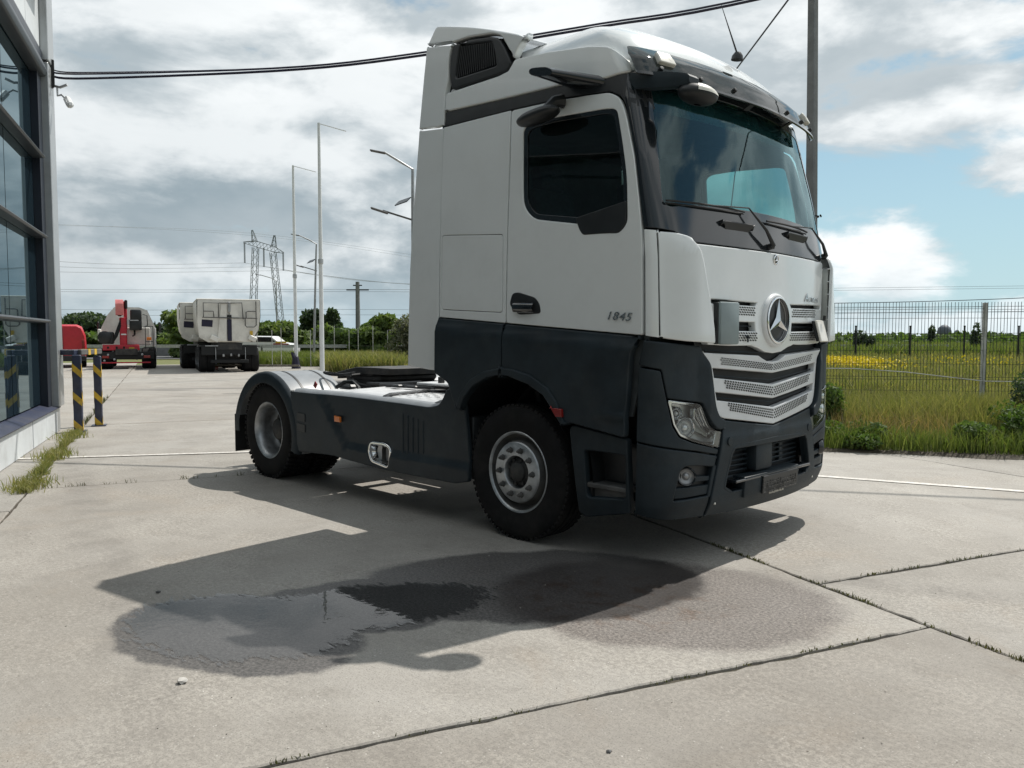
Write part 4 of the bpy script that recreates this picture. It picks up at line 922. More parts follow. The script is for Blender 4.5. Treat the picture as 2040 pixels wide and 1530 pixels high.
# ---- side skirt -----------------------------------------------------------
def skp(x, z): return Vector((x, -1.222, z))
SK = [(-3.165, .945), (-2.12, .942), (-1.36, .928), (-.99, .918), (-.87, .945), (-.82, 1.0), (-.765, 1.088), (-.64, 1.055), (-.56, .98), (-.53, .80), (-.505, .60), (-.475, .375), (-.64, .338), (-1.54, .332), (-2.05, .352), (-2.42, .372), (-3.02, .345), (-3.12, .58)]
def sko(u, v):
    # gentle hollow with a curved shoulder running from the top rear corner to the exhaust
    e = (u+2.62)*.86+(v-.87)*.50*1.6
    a = max(0., min(1., (e-.0)/.10)); b = max(0., min(1., (.52-v)/.06)) if u > -2.2 else 0
    return .030*(1-max(0, a*a*(3-2*a)-b))
def skirt():
    EX = rp([(-1.80, .555), (-1.835, .47), (-1.80, .385), (-1.53, .350), (-1.50, .52), (-1.58, .560)], .05)
    sk = panel('side_skirt', rp(SK, [.01, 0, 0, .06, .06, .03, .04, .06, .05, .05, .05, .03, .02, .2, .2, .05, .03, .02], 4), skp, 'skirt_plastic', TR, off=sko, th=.035, bev=.010, holes=[EX], du=.06, dv=.05)
    # top ledge turned inwards
    mb = MB(); tp = SK[:5]; mb.grid([[(x, -1.214, z-.004) for x, z in tp], [(x+.01, -1.19, z+.022) for x, z in tp], [(x+.02, -1.12, z+.028) for x, z in tp]]); mb.build('skirt_ledge', 'grey_fender', sk, smooth=50, fix=False)
    for k in range(5):
        x = -1.345+k*.068; mb = MB(); mb.box((x, -1.222, .665), (.022, .016, .36-.02*k), .006); mb.build('skirt_rib', 'skirt_plastic', sk)
    panel('marker_light', rp([(-2.36, .752), (-2.27, .748), (-2.265, .697), (-2.355, .700)], .004), skp, 'orange_lens', sk, off=.034, th=.02, bev=.003)
    panel('reflector', rp([(-.72, .475), (-.675, .473), (-.673, .440), (-.718, .442)], .004), skp, 'orange_lens', sk, off=.020, th=.02, bev=.003)
    for z0_, z1_ in ((.665, .745), (.560, .640)):
        panel('recess_step', rp([(-3.03, z1_), (-2.88, z1_-.012), (-2.88, z0_-.012), (-3.03, z0_)], .01), skp, 'black_plastic', sk, off=.037, th=.02, bev=.004)
    # exhaust tail
    q_ = [(-1.795, .548), (-1.825, .47), (-1.79, .393), (-1.535, .358), (-1.508, .52), (-1.585, .553)]
    panel('exhaust_trim', rp([(x+(-.012 if x < -1.66 else .012), z+(.010 if z > .45 else -.010)) for x, z in q_], .05, 5), skp, 'chrome', sk, off=.022, th=.06, bev=.010, holes=[rp(q_, .05, 5)], du=.05, dv=.05)
    mb = MB(); ring = rp(q_, .05, 5)
    mb.grid([[(x, -1.235, z) for x, z in ring], [(-1.62+(x+1.655)*.85, -1.10, .46+(z-.46)*.85) for x, z in ring]], closeu=True); mb.build('exhaust_throat', 'chrome', sk, smooth=50, fix=False)
    mb = MB(); ring2 = rp([(-1.66, .53), (-1.66, .39), (-1.535, .375), (-1.52, .53)], .04, 4)
    mb.grid([[(x, -1.215, z) for x, z in ring2], [(x, -1.05, z) for x, z in ring2]], closeu=True); mb.bm.faces.new([mb.bm.verts.new((x, -1.10, z)) for x, z in ring2]); mb.build('exhaust_pipe', 'engine_grey', sk, smooth=50, fix=False)
    return sk
sk = skirt(); skL = mirror_obj(sk, TR)
for c in list(skL.children):
    if c.name.startswith(('exhaust', 'recess')): bpy.data.objects.remove(c)
# silver exhaust box and tank tops behind the skirts
for sgn in (-1, 1):
    for a, b, t_ in ((-3.05, -2.45, .945), (-2.42, -1.72, .985), (-1.69, -1.0, .965)):
        mb = MB(); sec = [(1.17, .40), (1.17, t_-.06), (1.13, t_-.02), (1.06, t_), (.62, t_+.012), (.55, t_-.03), (.55, .40)]
        mb.grid([[(x, sgn*y, z) for y, z in sec] for x in (a, a+.01, b-.01, b)]); 
        for x in (a, b): mb.bm.faces.new([mb.bm.verts.new((x, sgn*y, z)) for y, z in sec])
        tk = mb.build('tank_cover', 'aluminium', TR, smooth=40)
        mb = MB(); mb.grid([[(x, sgn*(y+(.006 if y > 1 else 0)), z+.006) for y, z in sec[1:5]] for x in (b-.02, b+.025)]); mb.build('tank_strap', 'black_plastic', tk, fix=False)
mb = MB(); pm_ = []
for i in range(9):
    for j in range(4):
        mb.box((-1.62+i*.07, -1.04+j*.09+(i % 2)*.03, .979), (.028, .018, .003), 0)
tag(mb.build('tread_pattern', 'grille_white', TR, smooth=0), kind='stuff')
mb = MB(); mb.tube([(-2.72, -1.0, .99), (-2.66, -.94, 1.045), (-2.58, -.90, 1.05), (-2.5, -.88, .99)], .02, 8); mb.box((-2.62, -.93, 1.0), (.22, .10, .05), .02); mb.build('tank_cap', 'black_plastic', TR)
mb = MB(); mb.box((-2.1, -.72, 1.02), (.12, .06, .03), .01).box((-1.9, -.70, 1.02), (.16, .04, .025), .01).tube([(-2.3, -.7, 1.01), (-1.6, -.66, 1.02)], .012, 6); mb.build('tank_fittings', 'black_plastic', TR)
# ---- wheels -----------------------------------------------------------------
def tyre_mesh(lug):
    prof = [(.285, -.118), (.292, -.128), (.34, -.140), (.40, -.150), (.45, -.147), (.478, -.135), (.492, -.118)]
    if not lug: prof += [(.5, -.098), (.5, -.060), (.488, -.056), (.488, -.048), (.502, -.044), (.502, -.006), (.490, -.003)]
    else: prof += [(.490, -.100), (.490, 0)]
    full = prof+[(r, -h) for r, h in prof[::-1]]
    mb = MB(); mb.lathe(full, (0, 0, 0), (0, 1, 0), 64)
    if lug:
        for k in range(54):
            a = 2*math.pi*k/54
            for sgn in (-1, 1):
                c = Vector((math.sin(a)*.497, sgn*.098, math.cos(a)*.497)); M = Matrix.Rotation(a, 3, 'Y')
                mb.box(c, (.036, .085, .034), .004, M)
                a2 = a+math.pi/54
                if sgn > 0: mb.box((math.sin(a2)*.496, 0, math.cos(a2)*.496), (.040, .085, .032), .004, Matrix.Rotation(a2, 3, 'Y'))
    else:
        for k in range(64):
            a = 2*math.pi*k/64
            for y in (-.118, .118): mb.box((math.sin(a)*.492, y, math.cos(a)*.492), (.030, .03, .020), .003, Matrix.Rotation(a, 3, 'Y'))
    return mb.mesh('tyre', 40)
T_FRONT, T_REAR = tyre_mesh(False), tyre_mesh(True)
def rim_front():
    mb = MB(); mb.lathe([(.287, -.118), (.300, -.122), (.303, -.128), (.298, -.133), (.288, -.130), (.280, -.118)], (0, 0, 0), (0, 1, 0), 56)
    mb.lathe([(.226, -.128), (.222, -.136), (.214, -.140), (.124, -.140), (.118, -.132), (.118, -.05)], (0, 0, 0), (0, 1, 0), 56)
    return mb.mesh('rim', 40)
def rim_barrel():
    mb = MB(); mb.lathe([(.281, -.119), (.268, -.09), (.255, -.062), (.236, -.085), (.2265, -.127)], (0, 0, 0), (0, 1, 0), 56); mb.lathe([(.118, -.05), (.287, .10), (.287, .118)], (0, 0, 0), (0, 1, 0), 40)
    return mb.mesh('rim_barrel', 40)
def rim_rear():
    mb = MB(); mb.lathe([(.287, -.118), (.301, -.122), (.304, -.129), (.297, -.133), (.286, -.126), (.272, -.105), (.262, -.09), (.258, -.03), (.262, .03), (.255, .06), (.235, .095), (.20, .115), (.13, .118), (.128, .13), (.287, .13)], (0, 0, 0), (0, 1, 0), 56)
    return mb.mesh('rim', 40)
RF, RR, RB = rim_front(), rim_rear(), rim_barrel()
def nut_mesh(h0):
    mb = MB(); mb.lathe([(.024, h0), (.024, h0-.006), (.017, h0-.008), (.017, h0-.028), (.011, h0-.030), (.009, h0-.045), (0, h0-.046)], (0, 0, 0), (0, 1, 0), 6); return mb.mesh('wheel_nut', 30)
NUT = nut_mesh(0.)
def wheel(x, y, rear, sgn, inner=False):
    """outer face looks towards -y for sgn = -1"""
    w_ = empty('wheel', (x, y, .502)); w_.parent = TR
    w_.rotation_euler = (0, R(17+x*31), 0 if sgn < 0 else math.pi)
    link('tyre', T_REAR, None, w_) if T_REAR.materials and rear else None
    if not rear: link('tyre', T_FRONT, None, w_) if T_FRONT.materials else link('tyre', T_FRONT, 'rubber', w_)
    elif not any(c.name.startswith('tyre') for c in w_.children): link('tyre', T_REAR, 'rubber', w_)
    rm = RR if rear else RF
    link('rim', rm, None if rm.materials else 'steel_rim', w_)
    if not rear: link('rim_barrel', RB, None if RB.materials else 'engine_grey', w_)  # shade of the recess put into the colour: barrel darker than the rim
    if inner: return w_
    n = 10; rad = .168; yy = -.138 if not rear else .112
    for k in range(n):
        a = 2*math.pi*k/n
        o = link('wheel_nut', NUT, None if NUT.materials else 'engine_grey', w_); o.location = (rad*math.sin(a), yy, rad*math.cos(a))
    mb = MB()
    if not rear:
        mb.lathe([(.118, -.06), (.112, -.095), (.075, -.118), (.070, -.135), (.048, -.145), (0, -.147)], (0, 0, 0), (0, 1, 0), 32)
        for k in range(8):
            a = 2*math.pi*k/8; mb.lathe([(.011, -.10), (.011, -.122), (0, -.123)], (.094*math.sin(a), 0, .094*math.cos(a)), (0, 1, 0), 8)
    else:
        mb.lathe([(.128, .12), (.125, .02), (.112, -.02), (.06, -.035), (0, -.037)], (0, 0, 0), (0, 1, 0), 32)
        for k in range(10):
            a = 2*math.pi*k/10+.3; mb.lathe([(.022, .128), (.022, .105), (0, .105)], (.222*math.sin(a), 0, .222*math.cos(a)), (0, 1, 0), 10)
    mb.build('hub', 'chassis', w_, smooth=40)
    if rear:
        mb = MB(); mb.lathe([(.236, .0905), (.20, .1105), (.13, .1135), (.128, .12)], (0, 0, 0), (0, 1, 0), 40); mb.build('wheel_disc', 'engine_grey', w_, smooth=40)
    return w_
for sgn in (-1, 1):
    wheel(0, sgn*1.07, False, sgn); wheel(-3.7, sgn*1.085, True, sgn); wheel(-3.7, sgn*.745, True, sgn, True)
# ---- rear mudguards ------------------------------------------------------------
def guard():
    secs = []; cx, cz = -3.72, .47
    for a in np.linspace(R(182), R(-14), 30):
        r = .66 if R(30) < a < R(150) else .66
        x, z = cx+.68*math.cos(a), cz+.645*math.sin(a)
        if a > R(165): x = cx-.675
        secs.append((x, z, a))
    prof = [(-1.245, -.075), (-1.25, -.02), (-1.235, .0), (-1.19, .008), (-.62, .008), (-.60, .0), (-.60, -.05)]
    mb = MB(); mb.grid([[(x+math.cos(a)*d_, y, z+math.sin(a)*d_) for y, d_ in prof] for x, z, a in secs])
    m_ = mb.build('mudguard', 'grey_fender', TR, smooth=50, fix=False)
    prof2 = [(-1.252, -.11), (-1.258, -.02), (-1.240, .006), (-1.20, .012)]
    mb = MB(); mb.grid([[(x+math.cos(a)*d_, y, z+math.sin(a)*d_) for y, d_ in prof2] for x, z, a in secs]); mb.build('mudguard_rim', 'dark_plastic', m_, smooth=50, fix=False)
    for y0_ in (-1.05, -.72):
        mb = MB(); mb.grid([[(x+math.cos(a)*.012, y, z+math.sin(a)*.012) for y in (y0_-.012, y0_+.012)] for x, z, a in secs[2:28]]); mb.build('guard_strap', 'black_plastic', m_, fix=False)
    for xk in (-.02, .03):
        for y0_ in (-1.0, -.70):
            a = R(28); mb = MB(); mb.bar((cx+.69*math.cos(a)+xk, y0_-.04, cz+.66*math.sin(a)-xk), (cx+.69*math.cos(a)+xk, y0_+.04, cz+.66*math.sin(a)-xk), .018, .012); mb.build('guard_clip', 'black_plastic', m_)
    mb = MB(); mb.box((-4.405, -.93, .42), (.016, .63, .42), .003); fl_ = mb.build('mud_flap', 'black_matt', m_)
    mb = MB(); mb.box((-3.10, -1.22, .62), (.11, .03, .62), .008); mb.build('guard_end', 'dark_plastic', m_)
    mb = MB(); mb.box((-4.43, -1.10, .80), (.05, .12, .09), .02); mb.build('tail_lamp', 'red_lens', m_)
    return m_
gd = guard(); mirror_obj(gd, TR)
mb = MB(); mb.box((-3.02, -1.05, 1.005), (.05, .012, .06), .003, Matrix.Rotation(R(35), 3, 'Y')); mb.build('red_tag', 'red_lens', TR)
mb = MB(); mb.tube([(-3.22+.16*math.cos(a)*.9+.10*math.sin(a), -.64+.10*math.sin(a), 1.10+.012*math.sin(2*a)) for a in np.linspace(0, 2*math.pi*1.96, 50)], .013, 7); mb.tube([(-3.1, -.64, 1.1), (-3.0, -.55, 1.0), (-2.9, -.45, .96)], .012, 6); mb.build('air_hose_loop', 'black_plastic', TR)
# ---- chassis, fifth wheel, deck ---------------------------------------------------
mb = MB()
for y in (-.39, .39):
    mb.box((-1.9, y, .84), (5.4, .09, .27), .01)
for x in (-4.5, -3.9, -2.5, -1.3, -.6): mb.box((x, 0, .84), (.12, .70, .20), .01)
mb.build('chassis_frame', 'chassis', TR)
mb = MB(); mb.lathe([(0, -.95), (.075, -.9), (.075, -.30), (.20, -.18), (.24, 0), (.20, .18), (.075, .30), (.075, .9), (0, .95)], (-3.7, 0, .502), (0, 1, 0), 20); mb.lathe([(.12, 0), (.10, .3), (0, .36)], (-3.5, 0, .52), (1, 0, 0), 14); mb.build('rear_axle', 'chassis', TR)
mb = MB(); mb.box((0, 0, .46), (.12, 1.8, .12), .02); mb.box((.35, 0, .9), (1.3, .9, .7), .05).box((-.5, 0, .75), (.8, .5, .5), .05); mb.tube([(-.9, 0, .62), (-3.5, 0, .56)], .06, 10)
for y in (-.5, .5): mb.box((0, y, .60), (1.6, .08, .06), .01).tube([(-.15, y*1.3, .5), (-.30, y*1.3, 1.05)], .04, 8)
mb.build('engine_and_front_axle', 'chassis', TR)
mb = MB(); mb.box((-2.2, .82, .62), (1.2, .5, .5), .06, None, 2); mb.build('fuel_tank', 'aluminium', TR)
PL = rp([(-3.62, -.20), (-3.62, -.43), (-3.35, -.47), (-2.92, -.47), (-2.72, -.36), (-2.70, .36), (-2.92, .47), (-3.35, .47), (-3.62, .43), (-3.62, .20), (-3.25, .06), (-3.12, .07), (-3.08, 0), (-3.12, -.07), (-3.25, -.06)], [.03, .05, .05, .08, .06, .06, .08, .05, .05, .03, .02, .03, .03, .03, .02])
fw5 = panel('fifth_wheel', PL, lambda x, y: Vector((x, y, 1.168-.16*max(0, -3.15-x)-.05*max(0, x+2.9))), 'chassis', TR, th=.07, bev=.010, back=True)
mb = MB(); mb.box((-3.12, 0, 1.05), (.56, .84, .13), .05)
for y in (-.36, .36): mb.box((-3.12, y, 1.05), (.34, .10, .16), .015).box((-3.1, y, .985), (.66, .16, .03), .006)
mb.box((-3.1, 0, .985), (.5, .7, .025), .005); mb.tube([(-3.05, -.40, 1.1), (-3.02, -.62, 1.09), (-3.08, -.66, 1.09)], .014, 6); mb.build('fifth_wheel_mount', 'chassis', fw5)
# deck plate behind the cab, coil lines and connectors
mb = MB(); mb.box((-1.55, -.10, 1.045), (.80, 1.0, .025), .006); dk = mb.build('deck_plate', 'aluminium', TR)
mb = MB(); mb.grid([[(-1.95, y, 1.03) for y in (-.60, .40)], [(-1.15, y, 1.065) for y in (-.66, .40)]]); mb.build('deck_skin', 'aluminium', dk, fix=False)
for x in (-1.7, -1.45): 
    mb = MB(); mb.box((x, -.5, 1.085), (.05, .05, .06), .006); mb.build('deck_block', 'black_plastic', dk)
mb = MB()
for k in range(3): mb.tube([(-1.95, -.25+.2*k, 1.06)]+[(-1.97+.05*math.sin(a), -.25+.2*k+.03*a/6, 1.10+.06*math.cos(a)) for a in np.linspace(0, 9, 16)], .012, 6)
mb.tube([(-2.0, -.5, 1.05), (-2.4, -.52, 1.02), (-2.9, -.5, 1.0)], .018, 7).tube([(-1.2, -.45, 1.03), (-2.6, -.55, 1.0)], .022, 7); mb.build('hoses', 'black_plastic', TR)
mb = MB(); mb.box((-4.58, 0, .86), (.10, 1.2, .12), .02); mb.build('rear_crossbar', 'chassis', TR)
for sgn in (-1, 1):
    mb = MB(); mb.box((-4.64, sgn*.5, .86), (.06, .3, .12), .02); mb.build('rear_lamp', 'red_lens', TR)

# ------------------------------------------------------------------ surroundings
mat('facade_metal', (.42, .44, .45), .35, .55, var=.06, scale=3, dirt=.15)
mat('facade_panel', (.62, .65, .67), .45, var=.05, scale=2, dirt=.25)
mat('facade_dark', (.012, .016, .028), .35, var=.1)
mat('mullion', (.045, .055, .065), .4, .2, var=.1)
mat('navy_paint', (.022, .030, .065), .45, var=.15, scale=10, dirt=.2)
mat('yellow_paint', (.62, .40, .03), .5, var=.15, scale=12, dirt=.3)
mat('galvanised', (.46, .48, .50), .5, .4, var=.15, scale=8)
mat('pole_white', (.72, .74, .75), .4, var=.06)
mat('pole_concrete', (.20, .205, .21), .85, var=.15, scale=3)
mat('cable_navy', (.010, .010, .035), .5, var=.1)
mat('fence_wire', (.016, .026, .018), .5, var=.2)
mat('fence_post', (.50, .51, .48), .6, var=.2, dirt=.4)
mat('red_van_paint', (.50, .015, .03), .3, var=.06, coat=.4)
mat('crane_red', (.50, .02, .04), .4, var=.1, dirt=.2)
mat('crane_pink', (.72, .22, .22), .45, var=.1)
mat('tipper_white', (.74, .72, .67), .5, var=.08, scale=2, dirt=.35)
mat('tarp_navy', (.016, .016, .04), .7, var=.2)
mat('bark', (.09, .075, .06), .9, var=.3, scale=8)
mat('pylon_steel', (.16, .18, .19), .6, .3, var=.1)
mat('wood_grey', (.20, .18, .15), .8, var=.3)
mat('stone_white', (.62, .60, .56), .8, var=.2)
mat('sign_blue', (.02, .03, .10), .5)
mat('water_tower', (.10, .12, .15), .6, var=.1)
def facade_glass():
    m, g = newmat('facade_glass'); P = g.n('ShaderNodeNewGeometry').outputs['Position']
    fr = g.n('ShaderNodeFresnel'); fr.inputs[0].default_value = 1.9
    bp = g.n('ShaderNodeBump'); bp.inputs['Strength'].default_value = .03; bp.inputs['Distance'].default_value = .02; g.l(g.noise(P, .7, 2), bp.inputs['Height'])
    gl = g.n('ShaderNodeBsdfGlossy'); gl.inputs['Roughness'].default_value = .015; gl.inputs[0].default_value = (.62, .78, .84, 1); g.l(bp.outputs[0], gl.inputs['Normal'])
    di = g.n('ShaderNodeBsdfDiffuse'); di.inputs[0].default_value = (.012, .022, .03, 1)
    x = g.n('ShaderNodeMixShader'); g.l(fr.outputs[0], x.inputs[0]); g.l(di.outputs[0], x.inputs[1]); g.l(gl.outputs[0], x.inputs[2]); out(g, x.outputs[0])
facade_glass()
leafmat('grass_green', ((.070, .110, .022), (.13, .17, .040), (.21, .21, .075)))
leafmat('grass_mixed', ((.090, .115, .028), (.16, .18, .050), (.28, .25, .11), (.19, .19, .07)))
leafmat('grass_lush', ((.040, .080, .016), (.07, .12, .026), (.12, .16, .045)))
leafmat('grass_dry', ((.16, .11, .06), (.26, .19, .10), (.20, .16, .07)))
leafmat('joint_weed', ((.035, .045, .018), (.07, .075, .03), (.12, .10, .05)))
leafmat('flower_yellow', ((.55, .42, .02), (.75, .58, .03)), .6, .2)
leafmat('grit_mix', ((.04, .035, .03), (.12, .10, .08), (.5, .48, .44), (.10, .09, .07)), .8, 0.)
leafmat('flower_white', ((.6, .6, .55), (.7, .7, .66)), .6, .2)
leafmat('leaves_mid', ((.045, .080, .022), (.080, .13, .036), (.13, .18, .055)))
leafmat('leaves_dark', ((.026, .048, .024), (.042, .070, .036), (.065, .095, .048)))
leafmat('leaves_light', ((.06, .10, .025), (.11, .16, .045), (.17, .21, .07)))
leafmat('leaves_ivy', ((.022, .036, .016), (.05, .065, .03), (.20, .20, .15), (.035, .048, .022)))
FH = Vector((math.cos(YAW), math.sin(YAW), 0)); RH = Vector((math.sin(YAW), -math.cos(YAW), 0))
def loc(lat, dep, z=0.): return Vector((CAM.x, CAM.y, 0))+FH*dep+RH*lat+Vector((0, 0, z))

# ---- showroom building at the left edge
B0 = Vector((-9.99, -1.52, 0)); BD = Vector((.918, -.396, 0)).normalized(); BN = Vector((.396, .918, 0)).normalized()
bl_ = empty('showroom_building', B0, 0, 'glass-fronted showroom with dark mullions and pale base panels at the left edge', 'building')
bl_.rotation_euler = (0, 0, math.atan2(BD.y, BD.x))       # local x along the facade, local y outwards is -? see sign
SG = 1.0 if Matrix.Rotation(math.atan2(BD.y, BD.x), 3, 'Z') @ Vector((0, 1, 0)) @ BN > 0 else -1.0
def bb(name, mt, s0, s1, z0, z1, n0, n1, b=.004, parent=bl_):
    mb = MB(); mb.box(((s0+s1)/2, SG*(n0+n1)/2, (z0+z1)/2), (s1-s0, abs(n1-n0), z1-z0), b); return mb.build(name, mt, parent)
bb('core', 'facade_dark', .05, 14, .0, 8.6, -9, -.16)
bb('corner_column', 'facade_metal', 0, .50, .41, 5.60, -.6, .10, .01)
bb('corner_column', 'facade_metal', 0, .50, 5.63, 9.0, -.6, .11, .01)
bb('column_foot', 'facade_metal', -.03, .30, 0, .38, -.6, .03, .01)
bb('dark_jamb', 'facade_dark', .504, .80, .41, 5.55, -.14, .00)
zs = [.46, 1.72, 2.97, 4.14, 5.40]
for i in range(4):
    for s0_, s1_ in ((.82, 2.70), (2.73, 4.72), (4.75, 6.75), (6.78, 8.8), (8.83, 10.9), (10.93, 13)):
        o = bb('window_pane', 'facade_glass', s0_, s1_, zs[i]+.03, zs[i+1]-.03, -.12, -.10, 0)
for z in zs[1:4]:
    mb = MB(); mb.prism(rp([(-.10, -.03), (.045, -.025), (.07, .0), (.045, .025), (-.10, .03)], .01), lambda u, v, n: Vector((n, SG*u, z+v)), .78, 13.0); mb.build('mullion', 'mullion', bl_)
mb = MB(); mb.prism(rp([(-.10, -.10), (.06, -.08), (.09, .0), (.06, .10), (-.10, .16)], .02), lambda u, v, n: Vector((n, SG*u, 5.46+v)), .50, 13.0); mb.build('head_beam', 'mullion', bl_)
bb('head_shadow_gap', 'facade_dark', .55, 13, 5.60, 5.74, -.1, .03)
for s0_, s1_ in ((.52, 1.55), (1.57, 3.1), (3.12, 4.6), (4.62, 6.2), (6.22, 8), (8.02, 10), (10.02, 13)):
    bb('cladding_panel', 'facade_panel', s0_, s1_, 5.76, 6.52, -.2, .0, .006); bb('cladding_panel', 'facade_panel', s0_, s1_, 6.54, 8.9, -.2, .0, .006)
bb('sign_letter', 'galvanised', .75, 1.55, 6.46, 8.0, .04, .22, .02); bb('sign_bracket', 'black_matt', 1.2, 1.3, 6.40, 6.5, .02, .12)
mb = MB(); mb.prism([(-.12, .40), (.08, .385), (.09, .40), (-.12, .47)], lambda u, v, n: Vector((n, SG*u, v)), .28, 13.0); mb.build('sill', 'navy_paint', bl_)
for s0_, s1_ in ((.32, .37), (.38, 1.28), (1.29, 2.28), (2.33, 3.35), (3.36, 4.4), (4.41, 5.5), (5.51, 6.6), (6.61, 8.2), (8.21, 10), (10.01, 13)):
    bb('base_panel', 'facade_panel', s0_, s1_, .005, .378, -.2, .04, .004)
# security camera and cable bracket on the column
cm = empty('security_camera', B0+BD*.1+BN*.16+Vector((0, 0, 5.22)), 0, 'small white security camera on the showroom corner below the cables', 'camera')
mb = MB(); mb.tube([(0, 0, .13), (0, 0, 0), (.10, .03, .0), (.16, .05, -.05)], .015, 6); mb.build('arm', 'galvanised', cm)
mb = MB(); mb.box((.25, .08, -.13), (.24, .10, .10), .03, Matrix.Rotation(R(42), 3, 'Y')); mb.build('housing', 'white_satin', cm)
br = empty('cable_bracket', B0+BD*.12+BN*.05+Vector((0, 0, 5.42)), 0, 'dark cable anchor bracket on the showroom corner column', 'bracket')
mb = MB(); mb.box((0, 0, .1), (.26, .10, .42), .01); mb.build('plate', 'black_matt', br)
mb = MB(); mb.tube([(0, .05, -.05), (.12, .12, -.09), (.2, .2, -.05)], .02, 6); mb.build('hook', 'galvanised', br)

# ---- yellow-striped guard barrier by the corner
ga = empty('guard_barrier', (-9.88, -1.12, 0), 0, 'navy steel guard barrier with yellow stripes beside the showroom corner', 'barrier')
def post(x, y, h, w_=.125):
    mb = MB(); mb.box((x, y, h/2+.008), (w_, w_, h), .012, Matrix.Rotation(R(-22), 3, 'Z')); p = mb.build('post', 'navy_paint', ga)
    mb = MB(); mb.box((x, y, .010), (.26, .22, .012), .002, Matrix.Rotation(R(-22), 3, 'Z')); mb.build('base_plate', 'navy_paint', p)
    rz = Matrix.Rotation(R(-22), 3, 'Z'); hw = w_/2+.0025
    for z in (h-.22, h-.66, h-1.10):
        mb = MB()
        for k in range(4):
            M = Matrix.Rotation(R(90*k), 3, 'Z')
            q_ = [(-hw, z+.10), (hw, z-.03), (hw, z-.14), (-hw, z-.01)]
            V = [mb.bm.verts.new(Vector((x, y, 0))+rz @ (M @ Vector((u, -hw, 0)))+Vector((0, 0, v))) for u, v in q_]; mb.bm.faces.new(V)
        mb.build('yellow_stripe', 'yellow_paint', p, smooth=0)
p1, p2 = Vector((.34, -.23, 0)), Vector((-.34, .28, 0))
post(p1.x, p1.y, 1.20); post(p2.x, p2.y, 1.16, .115)
for a, b in ((p1, p1+Vector((-.62, -.40, 0))), (p1+Vector((-.02, .02, 0)), p2)):
    t = (b-a).normalized(); a = a-t*.0
    mb = MB(); mb.bar(a+Vector((0, 0, 1.245)), b+t*.06+Vector((0, 0, 1.245)), .12, .085, bev=.01); r_ = mb.build('top_rail', 'navy_paint' if b != p2 else 'engine_grey', ga)
    if b == p2:
        for f in (.40, .72):
            c = a+(b-a)*f; mb = MB(); mb.bar(c-t*.05+Vector((0, 0, 1.245)), c+t*.05+Vector((0, 0, 1.245)), .126, .091); mb.build('yellow_stripe', 'yellow_paint', r_)

# ---- overhead cables
def cable(name, pts, r, label, group=None, mt='cable_navy', cat='cable', n=40):
    P_ = [Vector(p) for p in pts]; o = []
    for i in range(n+1):
        t = i/n*(len(P_)-1); k = min(int(t), len(P_)-2); f = t-k
        p0, p1_, p2_, p3 = P_[max(k-1, 0)], P_[k], P_[k+1], P_[min(k+2, len(P_)-1)]
        o.append(.5*((2*p1_)+(-p0+p2_)*f+(2*p0-5*p1_+4*p2_-p3)*f*f+(-p0+3*p1_-3*p2_+p3)*f**3))
    mb = MB(); mb.tube(o, r, 6); return tag(mb.build(name, mt), label, cat, group)
base = [(-9.82, -1.50, 5.50), (-9.3, -1.12, 5.43), (-6.76, .81, 5.41), (-5.16, 2.04, 5.53), (-3.16, 3.57, 5.80), (-1.44, 4.89, 6.06), (3, 8.3, 7.1), (9, 12.9, 8.9)]
cable('overhead_cable', base, .018, 'thick navy cable, lowest of the bundle leaving the showroom corner', 'cables from the showroom')
cable('overhead_cable', [(x+.01, y-.03, z+.028+(.03 if i in (0, 1) else 0)) for i, (x, y, z) in enumerate(base)], .014, 'middle navy cable of the bundle strung from the showroom corner', 'cables from the showroom')
cable('overhead_cable', [(x-.02, y+.03, z+.050+(.05 if i in (0, 1) else 0)) for i, (x, y, z) in enumerate(base)], .010, 'thin navy cable, topmost of the bundle strung from the showroom corner', 'cables from the showroom')
cable('service_cable', [(-18.5, 26.62, 9.26), (-12.2, 20.17, 9.1), (-8.03, 15.84, 9.16), (-4.72, 12.34, 9.16), (-3.89, 11.47, 9.17)], .022, 'navy cable slanting up from behind the roof to the concrete pole', None)
for k in range(7):
    t = k/6; p = Vector(base[2])*(1-t)+Vector(base[5])*t
# ---- concrete pole behind the cab
pc = empty('concrete_pole', loc(6.38, 17), 0, 'tall grey concrete pole rising behind the right of the cab', 'pole')
mb = MB(); mb.box((0, 0, 0), (1, 1, 1)); bm_ = mb.bm
for v in bm_.verts:
    up = v.co.z > 0; s_ = .155 if up else .215; v.co = Vector((v.co.x*s_-(.16 if up else 0), v.co.y*s_, 10.4 if up else -.02))
bmesh.ops.bevel(bm_, geom=[e for e in bm_.edges], offset=.02, segments=1, affect='EDGES')
mb.build('shaft', 'pole_concrete', pc)
mb = MB(); mb.tube([(.1, .1, 4.02), (.22, -.2, 4.0)], .02, 6); mb.lathe([(.155, 0), (.155, .03)], (-.06, 0, 4.0), (0, 0, 1), 12); mb.build('clamp', 'black_matt', pc)

